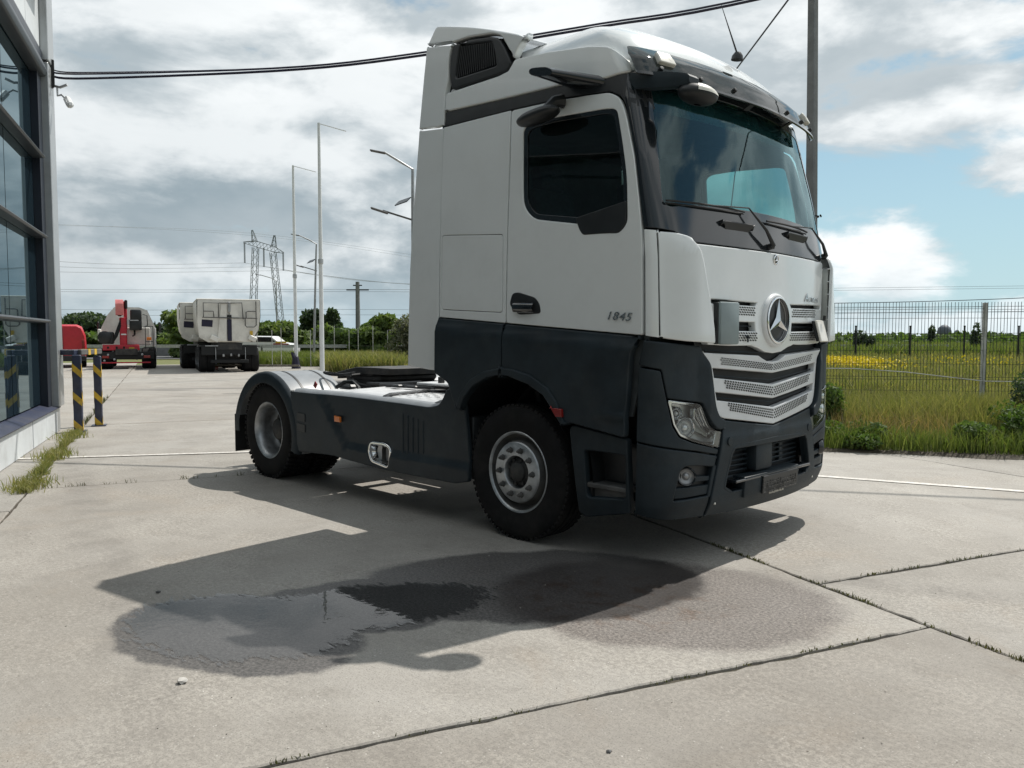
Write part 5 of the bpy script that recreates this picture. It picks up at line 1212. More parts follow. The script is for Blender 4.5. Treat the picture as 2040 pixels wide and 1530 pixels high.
# ---- wire mesh fence at the right
FD = Vector((.80, .60, 0)).normalized(); F0 = loc(7.54, 12.75)
fe = empty('mesh_fence', F0, math.atan2(FD.y, FD.x), 'green welded wire fence with pale posts along the meadow at right', 'fence')
for k in (-3, -2, -1, 0, 1, 2):
    x = k*2.52
    mb = MB(); mb.box((x, 0, 1.0), (.062, .062, 2.06), .006); mb.build('post', 'fence_post', fe)
    mb = MB(); r_ = random.Random(k+9)
    for i in range(51):
        xx = x+.03+i*.0495
        mb.bar((xx, -.03+r_.gauss(0, .003), .02), (xx+r_.gauss(0, .004), -.03, 2.04), .006, .006)
    for z in (.12, .40, .44, .62, .80, .84, 1.05, 1.26, 1.45, 1.50, 1.54, 1.78, 1.88, 1.93, 1.97):
        mb.bar((x+.02, -.025, z+r_.gauss(0, .004)), (x+2.50, -.025, z+r_.gauss(0, .006)), .006, .006)
    mb.build('wire_panel', 'fence_wire', fe, smooth=0)
mb = MB(); mb.tube([(-8, -.06, 1.02), (-4, -.06, .98), (-2.0, -.07, .97), (-1.2, -.07, .92), (0, -.07, .78), (2, -.07, .77), (6, -.07, .80)], .008, 5); mb.build('tension_wire', 'fence_post', fe)
cable('fence_top_wire', [F0-FD*9+Vector((0, 0, 2.02)), F0-FD*3+Vector((0, 0, 2.03)), F0+Vector((0, 0, 2.08)), F0+FD*3+Vector((0, 0, 2.22)), F0+FD*8+Vector((0, 0, 2.35))], .006, 'loose thin wire strung just above the green mesh fence', None, 'black_matt', 'wire')

# ---- vegetation helpers
def blades(name, P_, h, wd, lean, mt, seed=1, label=None, cat=None, kind='stuff', parent=None):
    """one triangle per grass blade; P_ (n,3) roots, h mean height (array or number)"""
    r = np.random.default_rng(seed); n = len(P_); P_ = np.asarray(P_, float)
    hh = np.broadcast_to(np.asarray(h, float), (n,))*r.uniform(.55, 1.3, n); ww = np.broadcast_to(np.asarray(wd, float), (n,))*r.uniform(.6, 1.3, n)
    a = r.uniform(0, 2*np.pi, n); b = r.uniform(0, 2*np.pi, n); l = hh*np.abs(r.normal(0, lean, n))
    dx = np.stack([np.cos(a), np.sin(a), np.zeros(n)], 1)*ww[:, None]*.5
    ld = np.stack([np.cos(b)*l, np.sin(b)*l, hh], 1); mid = np.stack([np.cos(b)*l*.3, np.sin(b)*l*.3, hh*.6], 1)
    V = np.stack([P_-dx, P_+dx, P_+mid+dx*.7, P_+ld, P_+mid-dx*.7], 1).reshape(-1, 3)
    i = np.arange(n)*5; F = np.stack([np.stack([i, i+1, i+2, i+4], 1)], 1).reshape(-1, 4)
    F3 = np.stack([i+4, i+2, i+3, i+3], 1)
    me = bpy.data.meshes.new(name); me.vertices.add(len(V)); me.vertices.foreach_set('co', V.astype(np.float32).ravel())
    lp = np.concatenate([F, np.stack([i+4, i+2, i+3], 1)], 1)          # 4 + 3 corners per blade
    me.loops.add(lp.size); me.loops.foreach_set('vertex_index', lp.astype(np.int32).ravel())
    st = (np.arange(n)[:, None]*7+np.array([0, 4])[None]).ravel().astype(np.int32)
    me.polygons.add(2*n); me.polygons.foreach_set('loop_start', st); me.update(calc_edges=True)
    return tag(link(name, me, mt, parent), label, cat, None, kind)
def leaves(C, rad, n, size, seed, shell=.55):
    """leaf quads in several ellipsoid clumps: C list of (centre, radii)"""
    r = np.random.default_rng(seed); out_ = []
    per = np.array([c[1][0]*c[1][1]*c[1][2] for c in C])**.67; per = (per/per.sum()*n).astype(int)+1
    for (c, rd), k in zip(C, per):
        d_ = r.normal(size=(k, 3)); d_ /= np.linalg.norm(d_, axis=1)[:, None]
        q_ = np.asarray(c)+d_*np.asarray(rd)*(r.uniform(shell**3, 1.12, k)**(1/3))[:, None]; out_.append(q_)
    P_ = np.concatenate(out_); n = len(P_)
    a = r.normal(size=(n, 3)); a /= np.linalg.norm(a, axis=1)[:, None]; b = r.normal(size=(n, 3)); b -= a*(a*b).sum(1)[:, None]; b /= np.linalg.norm(b, axis=1)[:, None]
    s_ = (size*r.uniform(.6, 1.4, n))[:, None]
    V = np.stack([P_-a*s_, P_-b*s_*.55, P_+a*s_, P_+b*s_*.55], 1).reshape(-1, 3); i = np.arange(n)*4
    return V, np.stack([i, i+1, i+2, i+3], 1)
def tree(name, at, h, w_, label, cat, mt, seed, nl=2600, leaf=.16, trunk=True, group=None, clumps=9, low=.15):
    r = random.Random(seed); t = empty(name, at, 0, label, cat, group); C = []
    for k in range(clumps):
        a = r.uniform(0, 6.28); zz = r.uniform(low, .86); rr_ = w_*.5*(1-abs(zz-.42)*.9)*r.uniform(.35, .85)
        C.append(((math.cos(a)*rr_*.8, math.sin(a)*rr_*.8, zz*h), (w_*r.uniform(.16, .28), w_*r.uniform(.16, .28), h*r.uniform(.10, .19))))
    V, F = leaves(C, None, nl, leaf, seed); fastmesh('crown', V, F, mt, t)
    mb = MB(); mb.tube([(0, 0, -.05), (.03*w_, .02, h*.3), (.0, .04*w_, h*.62)], .1, 7, radii=[.028*h, .02*h, .008*h])
    for c, rd in C[:5]: mb.tube([(.02*w_, .02, h*.25), (c[0]*.6, c[1]*.6, c[2]*.8), c], .02, 5, radii=[.012*h, .008*h, .003*h])
    mb.build('trunk', 'bark', t); return t
# ---- meadow and verge (uncountable)
rg = np.random.default_rng(5)
def scatter(n, lat0, lat1, d0, d1, pw=1.0):
    u = rg.uniform(0, 1, n); dd = d0+(d1-d0)*u**pw; la = rg.uniform(lat0, lat1, n)*dd
    c = np.array([CAM.x, CAM.y, 0]); return c+np.array(FH)[None]*dd[:, None]+np.array(RH)[None]*la[:, None], dd
P_, dd = scatter(90000, .36, .72, 11.6, 70, 2.0); P_[:, 2] = .05
nz = np.sin(P_[:, 0]*1.3+np.sin(P_[:, 1]*.9)*2)+np.sin(P_[:, 1]*1.7+1)
blades('meadow_grass', P_, .34+.10*nz*.5+.006*dd, .010+.0016*dd, .45, 'grass_mixed', 3)
P_, dd = scatter(26000, .36, .72, 40, 130, 1.5); blades('far_meadow_grass', P_, .9, .05+.002*dd, .4, 'grass_green', 8)
def patch(n, lat, d, sl, sd, seed):
    r = np.random.default_rng(seed); c = np.array([CAM.x, CAM.y, .05]); return c+np.array(FH)*(d+r.normal(0, sd, n))[:, None]+np.array(RH)*(lat+r.normal(0, sl, n))[:, None]
# yellow flower band in the meadow: flat heads on the grass
Pf = np.concatenate([patch(2600, 11.1, 27, .65, 1.3, 1), patch(70, 15.4, 27.5, .5, 1.6, 2), patch(110, 16.3, 27.5, .6, 1.8, 4)]); Pf[:, 2] += rg.uniform(.45, .75, len(Pf))
Vf, Ff = leaves([((0, 0, 0), (1, 1, 1))], None, len(Pf), .042, 4); m_ = min(len(Vf)//4, len(Pf)); Vf = Vf[:m_*4].reshape(m_, 4, 3); Vf = Vf-Vf.mean(1, keepdims=True)+Pf[:m_, None]
tag(fastmesh('yellow_flowers', Vf.reshape(-1, 3), Ff[:m_], 'flower_yellow'), kind='stuff')
def along_verge(n, t0, t1, n0, n1, seed):
    r = np.random.default_rng(seed); return np.array(vo_)+np.array(vd)*r.uniform(t0, t1, n)[:, None]+np.array(vn)*r.uniform(n0, n1, n)[:, None]+np.array([0, 0, .04])
blades('verge_grass', along_verge(26000, -.8, 6.5, .02, 2.6, 1), .26, .012, .55, 'grass_green', 11)
blades('tall_verge_grass', along_verge(15000, -.8, 6.5, 1.0, 3.0, 2), .55, .011, .35, 'grass_mixed', 12)
blades('dry_verge_grass', along_verge(1300, .0, 1.6, .35, 2.2, 3), .40, .012, .6, 'grass_dry', 13)
def weed_clump(name, at, w_, h, n, mt, label, seed, leaf=.05, cat='plant', group=None):
    r = np.random.default_rng(seed); t = empty(name, at, 0, label, cat, group)
    C = [((r.uniform(-.35, .35)*w_, r.uniform(-.35, .35)*w_, h*r.uniform(.25, .7)), (w_*.22, w_*.22, h*.30)) for _ in range(9)]
    V, F = leaves(C, None, n, leaf, seed, .2); fastmesh('foliage', V, F, mt, t)
    mb = MB()
    for c, rd in C: mb.tube([(c[0]*.3, c[1]*.3, -.02), (c[0]*.8, c[1]*.8, c[2]*.6), c], .008, 4)
    mb.build('stems', 'bark', t); return t
for i, (t, nn_, w_, h, mt, lb) in enumerate(((2.55, .75, 1.1, .62, 'grass_lush', 'bushy dark green weed at the foot of the fence post'), (3.5, .55, .9, .45, 'grass_lush', 'low bright green weed right of the fence post'),
        (1.75, .55, .7, .35, 'leaves_mid', 'low leafy weed on the verge left of the fence post'), (.35, .45, .8, .32, 'grass_lush', 'spreading green weed on the verge nearest the bumper'), (2.9, 1.5, .9, 1.0, 'leaves_dark', 'tall dark weed climbing the mesh beside the fence post'), (.0, 1.3, .8, .8, 'leaves_mid', 'tall scrubby weed behind the bumper corner'))):
    weed_clump('weed', vo_+vd*t+vn*nn_+Vector((0, 0, .05)), w_, h, 2600, mt, lb, 40+i, .030, 'weed', 'weeds on the verge')
# weeds in the joint along the building, in slab joints
r_ = np.random.default_rng(3); n = 3600
uu = np.concatenate([r_.uniform(-8.2, -3.0, n)]); vv = -4.72+r_.normal(0, .055, n)*(1+.8*np.sin(uu*3.1)); cl = np.sin(uu*5.3)+np.sin(uu*11.7+1) > -.5
Pw = np.array(e1)*uu[:, None]+np.array(e2)*vv[:, None]; blades('joint_weeds', Pw[cl], .085, .010, .9, 'grass_mixed', 21)
def jw(u0, u1, v0, v1, n, h, seed, nm='joint_grass'):
    r = np.random.default_rng(seed); t = r.uniform(0, 1, n); t = t[(np.sin(t*23+seed)+np.sin(t*51)+r.normal(0, .5, n)) > .15]; n = len(t)
    P_ = np.array(e1)*(u0+(u1-u0)*t)[:, None]+np.array(e2)*(v0+(v1-v0)*t)[:, None]+r.normal(0, .007, (n, 3))*[1, 1, 0]; blades(nm, P_, h, .007, .8, 'joint_weed', seed)
jw(1.1, 4.5, .11, .11, 800, .022, 31); jw(2.12, 2.12, .15, 3, 260, .020, 35); jw(2.9, 2.9, -3.2, .05, 260, .014, 33); jw(-3.25, -3.25, -4.6, -2.5, 140, .045, 37); jw(-16, -8, -4.7, -4.7, 900, .10, 35); jw(-24.5, -26.5, 3, 8, 700, .16, 36)
r_ = random.Random(8)
rd_ = np.random.default_rng(17); ng = 2600
Pg = np.stack([rd_.uniform(-9, 6.5, ng), rd_.uniform(-5.2, 4.6, ng), np.full(ng, .003)], 1)
Vg, Fg = leaves([((0, 0, 0), (1, 1, 1))], None, ng, .0048, 5); mg = min(len(Vg)//4, ng); Vg = Vg[:mg*4].reshape(mg, 4, 3); Vg = (Vg-Vg.mean(1, keepdims=True))*np.array([1, 1, .5])+Pg[:mg, None]; Vg[..., 2] = np.maximum(Vg[..., 2], .0012)
tag(fastmesh('grit', Vg.reshape(-1, 3), Fg[:mg], 'grit_mix'), kind='stuff')
# scattered small stones and litter on the concrete
for k, (x, y, s_, lb) in enumerate(((.69, -3.95, .022, 'small white stone beside the puddle'), (-.62, -3.55, .014, 'tiny dark pebble left of the truck shadow'), (2.35, -3.1, .010, 'tiny dark pebble on the open concrete'))):
    mb = MB(); bmesh.ops.create_icosphere(mb.bm, subdivisions=2, radius=s_)
    for v in mb.bm.verts: v.co *= 1+r_.uniform(-.25, .2); v.co.z *= .6
    o = mb.build('stone', 'stone_white' if k == 0 else 'engine_grey', smooth=30); o.location = (x, y, s_*.45); tag(o, lb, 'stone', 'stones on the concrete')

# ------------------------------------------------------------------ parked vehicles at the far side of the yard
HEAD_Z = math.atan2(-e1.y, -e1.x)                 # they all face away along the slab grid
def wheels_dual(parent, x, yw, r=.5, wd=.30):
    for y in (-yw, yw):
        mb = MB(); mb.lathe([(.22, -wd), (.30, -wd), (r-.05, -wd), (r, -wd+.05), (r, -.02), (r-.03, 0), (r, .02), (r, wd-.05), (r-.05, wd), (.30, wd), (.22, wd)], (x, y, r), (0, 1, 0), 28)
        w_ = mb.build('wheel', 'rubber', parent, smooth=40)
        mb = MB(); mb.lathe([(.30, -wd-.005), (.28, -wd+.08), (.12, -wd+.10), (.1, -wd+.02), (0, -wd+.01)], (x, y, r), (0, 1, 0) if y < 0 else (0, -1, 0), 20); mb.build('rim', 'steel_rim', w_)
def B(name, mt, parent, c, s_, b=.01, rot=None): mb = MB(); mb.box(c, s_, b, rot); return mb.build(name, mt, parent)
def T(name, mt, parent, pts, r): mb = MB(); mb.tube(pts, r, 6); return mb.build(name, mt, parent)
# --- truck with loading crane
ct = empty('crane_truck', loc(-17.55, 36.3), HEAD_Z, 'white truck with a folded red loading crane, seen from behind', 'truck')
for x in (.55, 4.4): wheels_dual(ct, x, .92, .48)
wheels_dual(ct, 1.9, .92, .48)
B('chassis', 'chassis', ct, (2.6, 0, .78), (5.4, .9, .28)); B('rear_beam', 'black_matt', ct, (.02, 0, .62), (.10, 2.3, .34), .02); B('bumper_bar', 'crane_red', ct, (-.06, .05, .30), (.06, 2.1, .06))
mb = MB(); sec = [(-1.2, 1.0), (-1.22, 1.9), (-.86, 2.78), (-.5, 2.92), (.6, 2.92), (.9, 2.55), (1.2, 1.9), (1.18, 1.0)]
mb.grid([[(x, y*k, z-dz*(z > 2)) for y, z in sec] for x, k, dz in ((3.3, 1, 0), (4.4, 1, 0), (5.0, .98, .1), (5.3, .95, .5))]); mb.bm.faces.new([mb.bm.verts.new((3.3, y, z)) for y, z in sec]); cb_ = mb.build('cab', 'tipper_white', ct, smooth=30)
B('side_window', 'black_gloss', cb_, (4.55, -1.19, 2.0), (.6, .05, .5)); B('side_fairing', 'white_satin', ct, (3.0, -1.21, 1.30), (1.5, .05, 1.15), .02); B('mirror', 'black_plastic', cb_, (4.9, -1.42, 1.95), (.12, .10, .55), .03); B('mirror', 'black_plastic', cb_, (4.9, 1.42, 1.95), (.12, .10, .55), .03)
for z in (.45, .58, .71): B('side_step', 'galvanised', ct, (3.4, -1.2, z), (.7, .04, .04))
cr = B('crane_base', 'crane_red', ct, (.25, .22, .98), (.35, 1.5, .26), .02)
B('base_sticker', 'yellow_paint', cr, (.07, -.22, .96), (.01, .22, .06), 0)
for y in (.75, .4, .1): B('pin', 'black_matt', cr, (.07, y, .98), (.01, .08, .10), .004)
B('crane_column', 'crane_red', ct, (.35, .12, 1.65), (.34, .30, 1.4), .03); B('column_stripe', 'white_satin', ct, (.175, .10, 1.58), (.01, .22, .06), 0)
mb = MB(); mb.prism(rp([(-.05, 2.45), (.30, 2.45), (.42, 2.85), (.35, 3.12), (-.02, 3.16), (-.16, 2.95)], .05), lambda u, v, n: Vector((u, n, v)), .08, .40); mb.build('boom_elbow', 'crane_pink', ct)
B('boom_rear', 'crane_red', ct, (.5, .02, 2.45), (.24, .14, 1.3), .03); B('boom_cylinder', 'black_matt', ct, (.10, .24, 2.55), (.12, .2, .3), .05); B('boom_side', 'black_matt', ct, (.35, -.02, 2.95), (.3, .12, .4), .03)
mb = MB(); mb.box((.35, -.42, 2.45), (.4, .48, .55), .08, None, 2).box((.35, -.40, 2.02), (.36, .52, .5), .06, None, 2); mb.build('crane_arm_stack', 'black_plastic', ct); B('stack_clamp', 'galvanised', ct, (.14, -.35, 2.22), (.02, .36, .05), .004); B('stack_clamp', 'galvanised', ct, (.14, -.1, 2.15), (.03, .10, .22), .01)
T('grab_rail', 'black_matt', ct, [(.3, -.7, 2.5), (.3, -.88, 2.45), (.3, -.9, 2.0), (.3, -.72, 1.9)], .02); T('hook', 'black_matt', ct, [(.3, -.35, 1.8), (.3, -.35, 1.55), (.3, -.25, 1.5)], .04)
for k in range(4): T('hydraulic_hose', 'black_matt', ct, [(.15, .55, 1.2+k*.04), (.05, .36+k*.04, 1.5), (.2, .2, 2.0+k*.1)], .025)
mb = MB(); mb.lathe([(0, -.04), (.24, -.03), (.28, .0), (.28, .25), (0, .26)], (.12, .88, 1.45), (1, 0, 0), 24); mb.box((.3, .8, 1.42), (.3, .6, .55), .05); mb.build('cooler', 'black_plastic', ct); B('left_panel', 'tipper_white', ct, (.9, 1.12, 1.55), (.8, .12, .55), .03)
mb = MB()
for a, b in (((.1, -.80, .9), (.1, -.80, 1.95)), ((.1, -1.12, .9), (.1, -1.12, 1.95)), ((.1, -.80, 1.95), (.1, -1.12, 1.95)), ((.1, -.80, 1.25), (.1, -1.12, 1.25))): mb.bar(a, b, .03)
mb.build('ladder_frame', 'black_matt', ct); B('orange_plate', 'orange_lens', ct, (.13, -.95, 1.38), (.02, .20, .15), .01); B('white_locker', 'tipper_white', ct, (.75, -.45, 1.5), (.5, 1.1, .8), .03)
for y, z in ((.75, .66), (.5, .45), (-.65, .66), (.9, .4)): B('work_lamp', 'galvanised', ct, (-.05, y, z), (.05, .09, .09), .02)
for y in (.85, -.85): B('tail_lamp', 'red_lens', ct, (-.06, y, .56), (.05, .28, .11), .01)
# --- two tipper trailers
def tipper(at, label):
    t = empty('tipper_trailer', at, HEAD_Z, label, 'trailer', 'tipper trailers')
    secs = []
    for x, k in ((.0, 1.0), (.12, 1.0), (5.6, 1.0), (5.7, .98)):
        secs.append([(x, y*k, z) for y, z in ((-1.22, 3.0), (-1.25, 2.95), (-1.25, 2.3), (-1.18, 1.75), (-.95, 1.36), (-.6, 1.26), (.6, 1.26), (.95, 1.36), (1.18, 1.75), (1.25, 2.3), (1.25, 2.95), (1.22, 3.0))])
    mb = MB(); mb.grid(secs); bd_ = mb.build('body', 'tipper_white', t, smooth=40)
    pm_ = lambda u, v: Vector((-.02, -u, v))
    panel('tailgate', rp([(-1.18, 1.45), (-.85, 1.25), (.82, 1.25), (1.15, 1.75), (1.22, 2.3), (1.22, 2.98), (-1.22, 2.98), (-1.24, 2.0)], .04), pm_, 'tipper_white', t, off=.03, th=.06, bev=.02, du=.5, dv=.5)
    for y0_, y1_ in ((.42, .12), (-.12, -.50)):
        mb = MB(); mb.prism([(y0_+.06, 1.30), (y1_, 1.30), (y1_*.6+.02, 2.85), (y0_*.6+.05, 2.85)], lambda u, v, n: Vector((n, u, v)), -.13, -.05); mb.build('gate_rib', 'tipper_white', t)
    B('gate_strap', 'tarp_navy', t, (-.14, .0, 1.75), (.03, .17, .9), .01); B('gate_bracket', 'black_matt', t, (-.14, .0, 2.3), (.05, .17, .16), .01); B('gate_ram', 'steel', t, (-.14, 0, 2.7), (.05, .10, .42), .02)
    B('mud_sheet', 'tarp_navy', t, (-.06, .86, 2.03), (.02, .42, .28), .01, Matrix.Rotation(R(4), 3, 'X'))
    for y in (.62, -.95): B('corner_chute', 'tipper_white', t, (-.06, y*.95, 1.40), (.25, .34, .22), .03, Matrix.Rotation(R(25), 3, 'X'))
    gv = 'engine_grey'
    for pts in ([(-.16, 1.0, 2.25), (-.16, 1.0, 2.86), (-.16, .42, 2.86), (-.16, .42, 2.25)], [(-.16, .40, 2.86), (-.16, -.50, 2.88), (-.16, -.54, 2.2)], [(-.16, 1.05, 2.27), (-.16, -1.1, 2.24)], [(-.16, .98, 2.52), (-.16, .62, 2.52), (-.16, .60, 2.28)],
                [(-.16, -.66, 2.25), (-.16, -.66, 2.50), (-.16, -.74, 2.53), (-.16, -1.06, 2.53)], [(-.16, -1.06, 2.95), (-.16, -1.06, 1.96), (-.16, -.98, 1.88), (-.16, -.68, 1.88), (-.16, -.62, 1.95), (-.16, -.62, 2.24)]): T('gate_rail', gv, t, pts, .022)
    B('yellow_plate', 'yellow_paint', t, (-.10, -.86, 1.62), (.01, .12, .20), .002); B('rim_rail', 'tipper_white', t, (2.8, 0, 3.01), (5.7, 2.5, .06), .02)
    for x in (.75, 2.05, 3.35): wheels_dual(t, x, .88, .52, .32)
    B('axle_beam', 'chassis', t, (.7, 0, .62), (.25, 1.4, .5), .05); B('frame', 'chassis', t, (2.6, 0, 1.08), (5.2, 1.0, .30), .02); B('rear_panel', 'black_matt', t, (.06, 0, .92), (.08, 2.2, .42), .02); B('under_bar', 'black_matt', t, (.08, 0, .45), (.08, 1.5, .14), .02)
    B('lamp_bar', 'galvanised', t, (.0, .70, 1.10), (.04, .5, .04), .005)
    for y, z in ((.25, .70), (-.05, .72), (-.35, .70)): B('coupling', 'steel', t, (-.02, y, z), (.06, .08, .12), .02)
    for y in (.55, -.62): B('flap_edge', 'galvanised', t, (.0, y, .78), (.02, .02, .5), .002)
    for y in (.98, -.98): B('mudguard', 'black_plastic', t, (.75, y, 1.08), (1.1, .5, .05), .02)
    return t
tipper(loc(-11.75, 33.2), 'white tipper trailer with rounded body and navy mud sheet, the nearer one'); tipper(loc(-14.0, 36.9), 'white tipper trailer half hidden behind the nearer trailer')
# --- red van
rv = empty('red_van', loc(-21.1, 37.5), HEAD_Z+R(6), 'bright red panel van half hidden by the showroom corner', 'van')
mb = MB(); sec = [(-.95, .35), (-.99, .9), (-.95, 1.55), (-.80, 1.95), (-.6, 2.05), (.6, 2.05), (.80, 1.95), (.95, 1.55), (.99, .9), (.95, .35)]
mb.grid([[(x, y*k, .35+(z-.35)*h_) for y, z in sec] for x, k, h_ in ((0, .93, .95), (.15, 1, 1), (3.4, 1, 1), (4.3, .97, .72), (5.1, .9, .45), (5.2, .85, .3))]); mb.bm.faces.new([mb.bm.verts.new((0, y*.93, .35+(z-.35)*.95)) for y, z in sec]); mb.build('body', 'red_van_paint', rv, smooth=40)
B('bumper', 'black_plastic', rv, (-.03, 0, .45), (.14, 1.9, .26), .04); B('rear_lamp', 'red_lens', rv, (-.02, -.84, 1.1), (.05, .12, .45), .02); B('rear_lamp', 'red_lens', rv, (-.02, .84, 1.1), (.05, .12, .45), .02); B('door_seam', 'black_matt', rv, (-.012, 0, 1.2), (.01, .012, 1.3), 0); B('door_handle', 'black_plastic', rv, (-.03, .1, 1.05), (.04, .2, .06), .01)
B('side_trim', 'black_plastic', rv, (2.2, -.985, .62), (3.6, .03, .10), .01)
for x in (.9, 4.2): wheels_dual(rv, x, .86, .33, .11)
# --- white car on the road
wc = empty('white_car', loc(-16.4, 53), YAW-R(90)+R(180), 'white car passing behind the tipper trailer', 'car')
pr_ = [(-2.1, .35), (-2.15, .75), (-1.9, 1.0), (-1.2, 1.1), (-.7, 1.5), (.9, 1.52), (1.6, 1.15), (2.1, 1.02), (2.2, .7), (2.15, .35)]
mb = MB(); mb.grid([[(x*k, y, z*(1 if k == 1 else .97)) for x, z in pr_] for y, k in ((-.85, .98), (-.7, 1), (.7, 1), (.85, .98))]); mb.prism([(x*.98, z*.97) for x, z in pr_], lambda u, v, n: Vector((u, n, v)), -.85, .85); mb.build('body', 'white_satin', wc, smooth=30)
mb = MB(); mb.prism([(-.95, 1.12), (-.62, 1.43), (.82, 1.45), (1.3, 1.14)], lambda u, v, n: Vector((u, n, v)), -.862, .862); mb.build('windows', 'black_gloss', wc); B('red_stripe', 'red_lens', wc, (-1.3, .86, .98), (1.0, .02, .10), .002); B('yellow_stripe', 'yellow_paint', wc, (-1.3, .86, 1.1), (.7, .02, .12), .002)
for x in (-1.3, 1.4): wheels_dual(wc, x, .74, .31, .10)
# ------------------------------------------------------------------ poles and masts
def flagpole(at, h, arm, label):
    t = empty('flagpole', at, 0, label, 'flagpole', 'white flagpoles')
    mb = MB(); mb.tube([(0, 0, 0), (0, 0, h*.45), (0, 0, h)], .06, 10, radii=[.085, .075, .05]); mb.build('pole', 'pole_white', t)
    mb = MB(); mb.tube([Vector((0, 0, h-.02)), RH*arm+Vector((0, 0, h-.30))], .018, 6); mb.build('arm', 'pole_white', t)
    mb = MB(); mb.lathe([(.10, 0), (.10, .16), (.07, .16)], (0, 0, h*.45 if h < 9.4 else .2), (0, 0, 1), 10); mb.build('collar', 'galvanised', t); return t
flagpole(loc(-10.02, 37), 9.3, 1.05, 'white flagpole with a bare arm, the shorter one beside the trailer'); flagpole(loc(-7.1, 29.8), 9.32, 1.0, 'white flagpole with a bare arm, the taller one right of its twin')
def lamp(at, h, arm, label, solar=True, ln=2.0, lean=0.):
    t = empty('street_lamp', at, 0, label, 'street lamp', 'street lamps beyond the yard'); A = -RH
    mb = MB(); mb.tube([Vector((0, 0, 0)), Vector((0, 0, h*.8))+RH*lean*.8, Vector((0, 0, h-.25))+RH*lean, Vector((0, 0, h-.05))+A*.35+RH*lean, Vector((0, 0, h+.25))+A*arm+RH*lean], .05, 8, radii=[.075, .055, .045, .035, .03]); mb.build('pole', 'steel', t)
    mb = MB(); p = Vector((0, 0, h+.27))+A*(arm+.25)+RH*lean; mb.bar(p-A*.3-Vector((0, 0, .06)), p+A*.16+Vector((0, 0, .03)), .16, .05, bev=.02); mb.build('lamp_head', 'engine_grey', t)
    if solar:
        q_ = Vector((0, 0, h-1.75))+RH*lean; mb = MB(); mb.bar(q_, q_+A*.9+Vector((0, 0, .28)), .05, .05); mb.bar(q_+A*.75+Vector((0, 0, .2)), q_+A*1.25+Vector((0, 0, .36)), .18, .06, bev=.02); mb.build('lower_lamp', 'engine_grey', t)
        mb = MB(); mb.box(q_+A*.3+Vector((0, 0, .55)), (.45, .32, .03), .005, Matrix.Rotation(R(35), 3, 'X') @ Matrix.Rotation(R(20), 3, 'Z')); mb.build('solar_panel', 'mullion', t)
    return t
lamp(loc(-11.2, 45), 6.9, 1.0, 'leaning street lamp with solar panel behind the taller flagpole', lean=.25); lamp(loc(-2.95, 24), 6.7, .85, 'street lamp with solar panel partly hidden by the cab rear'); lamp(loc(-20.6, 70), 6.6, 1.4, 'slim street lamp in front of the pylon', False)
up_ = empty('utility_pole', loc(-17.35, 90), 0, 'dark wooden utility pole with a short crossarm above the bushes', 'pole')
mb = MB(); mb.tube([(0, 0, 0), (0, 0, 7.6)], .2, 8, radii=[.30, .22]); mb.build('shaft', 'pole_concrete', up_)
mb = MB(); mb.bar(-RH*1.25+Vector((0, 0, 6.7)), RH*1.25+Vector((0, 0, 6.7)), .15, .14); mb.bar(-RH*.5+Vector((0, 0, 7.2)), RH*.5+Vector((0, 0, 7.2)), .12, .12); mb.build('crossarm', 'black_matt', up_)
# lattice pylon: two legs, a bridge, insulators
py_ = empty('lattice_pylon', loc(-52.5, 170), 0, 'steel lattice portal pylon carrying power lines on the skyline', 'pylon')
def lattice(mb, a, b, w0, w1, n, r=.055):
    a, b = Vector(a), Vector(b); ax = (b-a).normalized(); u = RH.copy(); 
    if abs(ax.dot(u)) > .8: u = Vector((0, 0, 1))
    v = ax.cross(u).normalized(); u = v.cross(ax); prev = None
    for i in range(n+1):
        t = i/n; w_ = w0+(w1-w0)*t; c = a+(b-a)*t; q_ = [c+u*w_*sx_+v*w_*sy_ for sx_, sy_ in ((-1, -1), (1, -1), (1, 1), (-1, 1))]
        if prev:
            for k in range(4):
                mb.bar(prev[k], q_[k], r*1.6, r*1.6); mb.bar(prev[k], q_[(k+1) % 4], r, r)
        prev = q_
def at2(lat, z): return RH*lat+Vector((0, 0, z))
mb = MB(); lattice(mb, at2(-2.9, 0), at2(-1.75, 20.3), .62, .55, 13); mb.build('leg', 'pylon_steel', py_, smooth=0)
mb = MB(); lattice(mb, at2(3.7, 0), at2(1.9, 19.2), .62, .55, 13); mb.build('leg', 'pylon_steel', py_, smooth=0)
mb = MB(); lattice(mb, at2(-4.3, 21.3), at2(-1.7, 21.0), .1, .6, 3); lattice(mb, at2(-1.7, 21.0), at2(2.0, 19.9), .6, .6, 5); lattice(mb, at2(2.0, 19.9), at2(4.2, 19.1), .6, .1, 3); mb.build('bridge', 'pylon_steel', py_, smooth=0)
for la, z0_ in ((-1.9, 21.3), (2.1, 20.2)):
    mb = MB(); lattice(mb, at2(la, z0_), at2(la-.5 if la < 0 else la+.2, z0_+2.6), .5, .12, 3); mb.build('peak', 'pylon_steel', py_, smooth=0)
INS = [(-4.1, 21.1, 17.0), (-.05, 20.2, 16.2), (4.05, 19.1, 15.4)]
for la, a, b in INS:
    mb = MB(); mb.tube([at2(la-.08, a), at2(la-.08, b)], .07, 5); mb.tube([at2(la+.10, a), at2(la+.10, b)], .07, 5); mb.build('insulator', 'pylon_steel', py_)
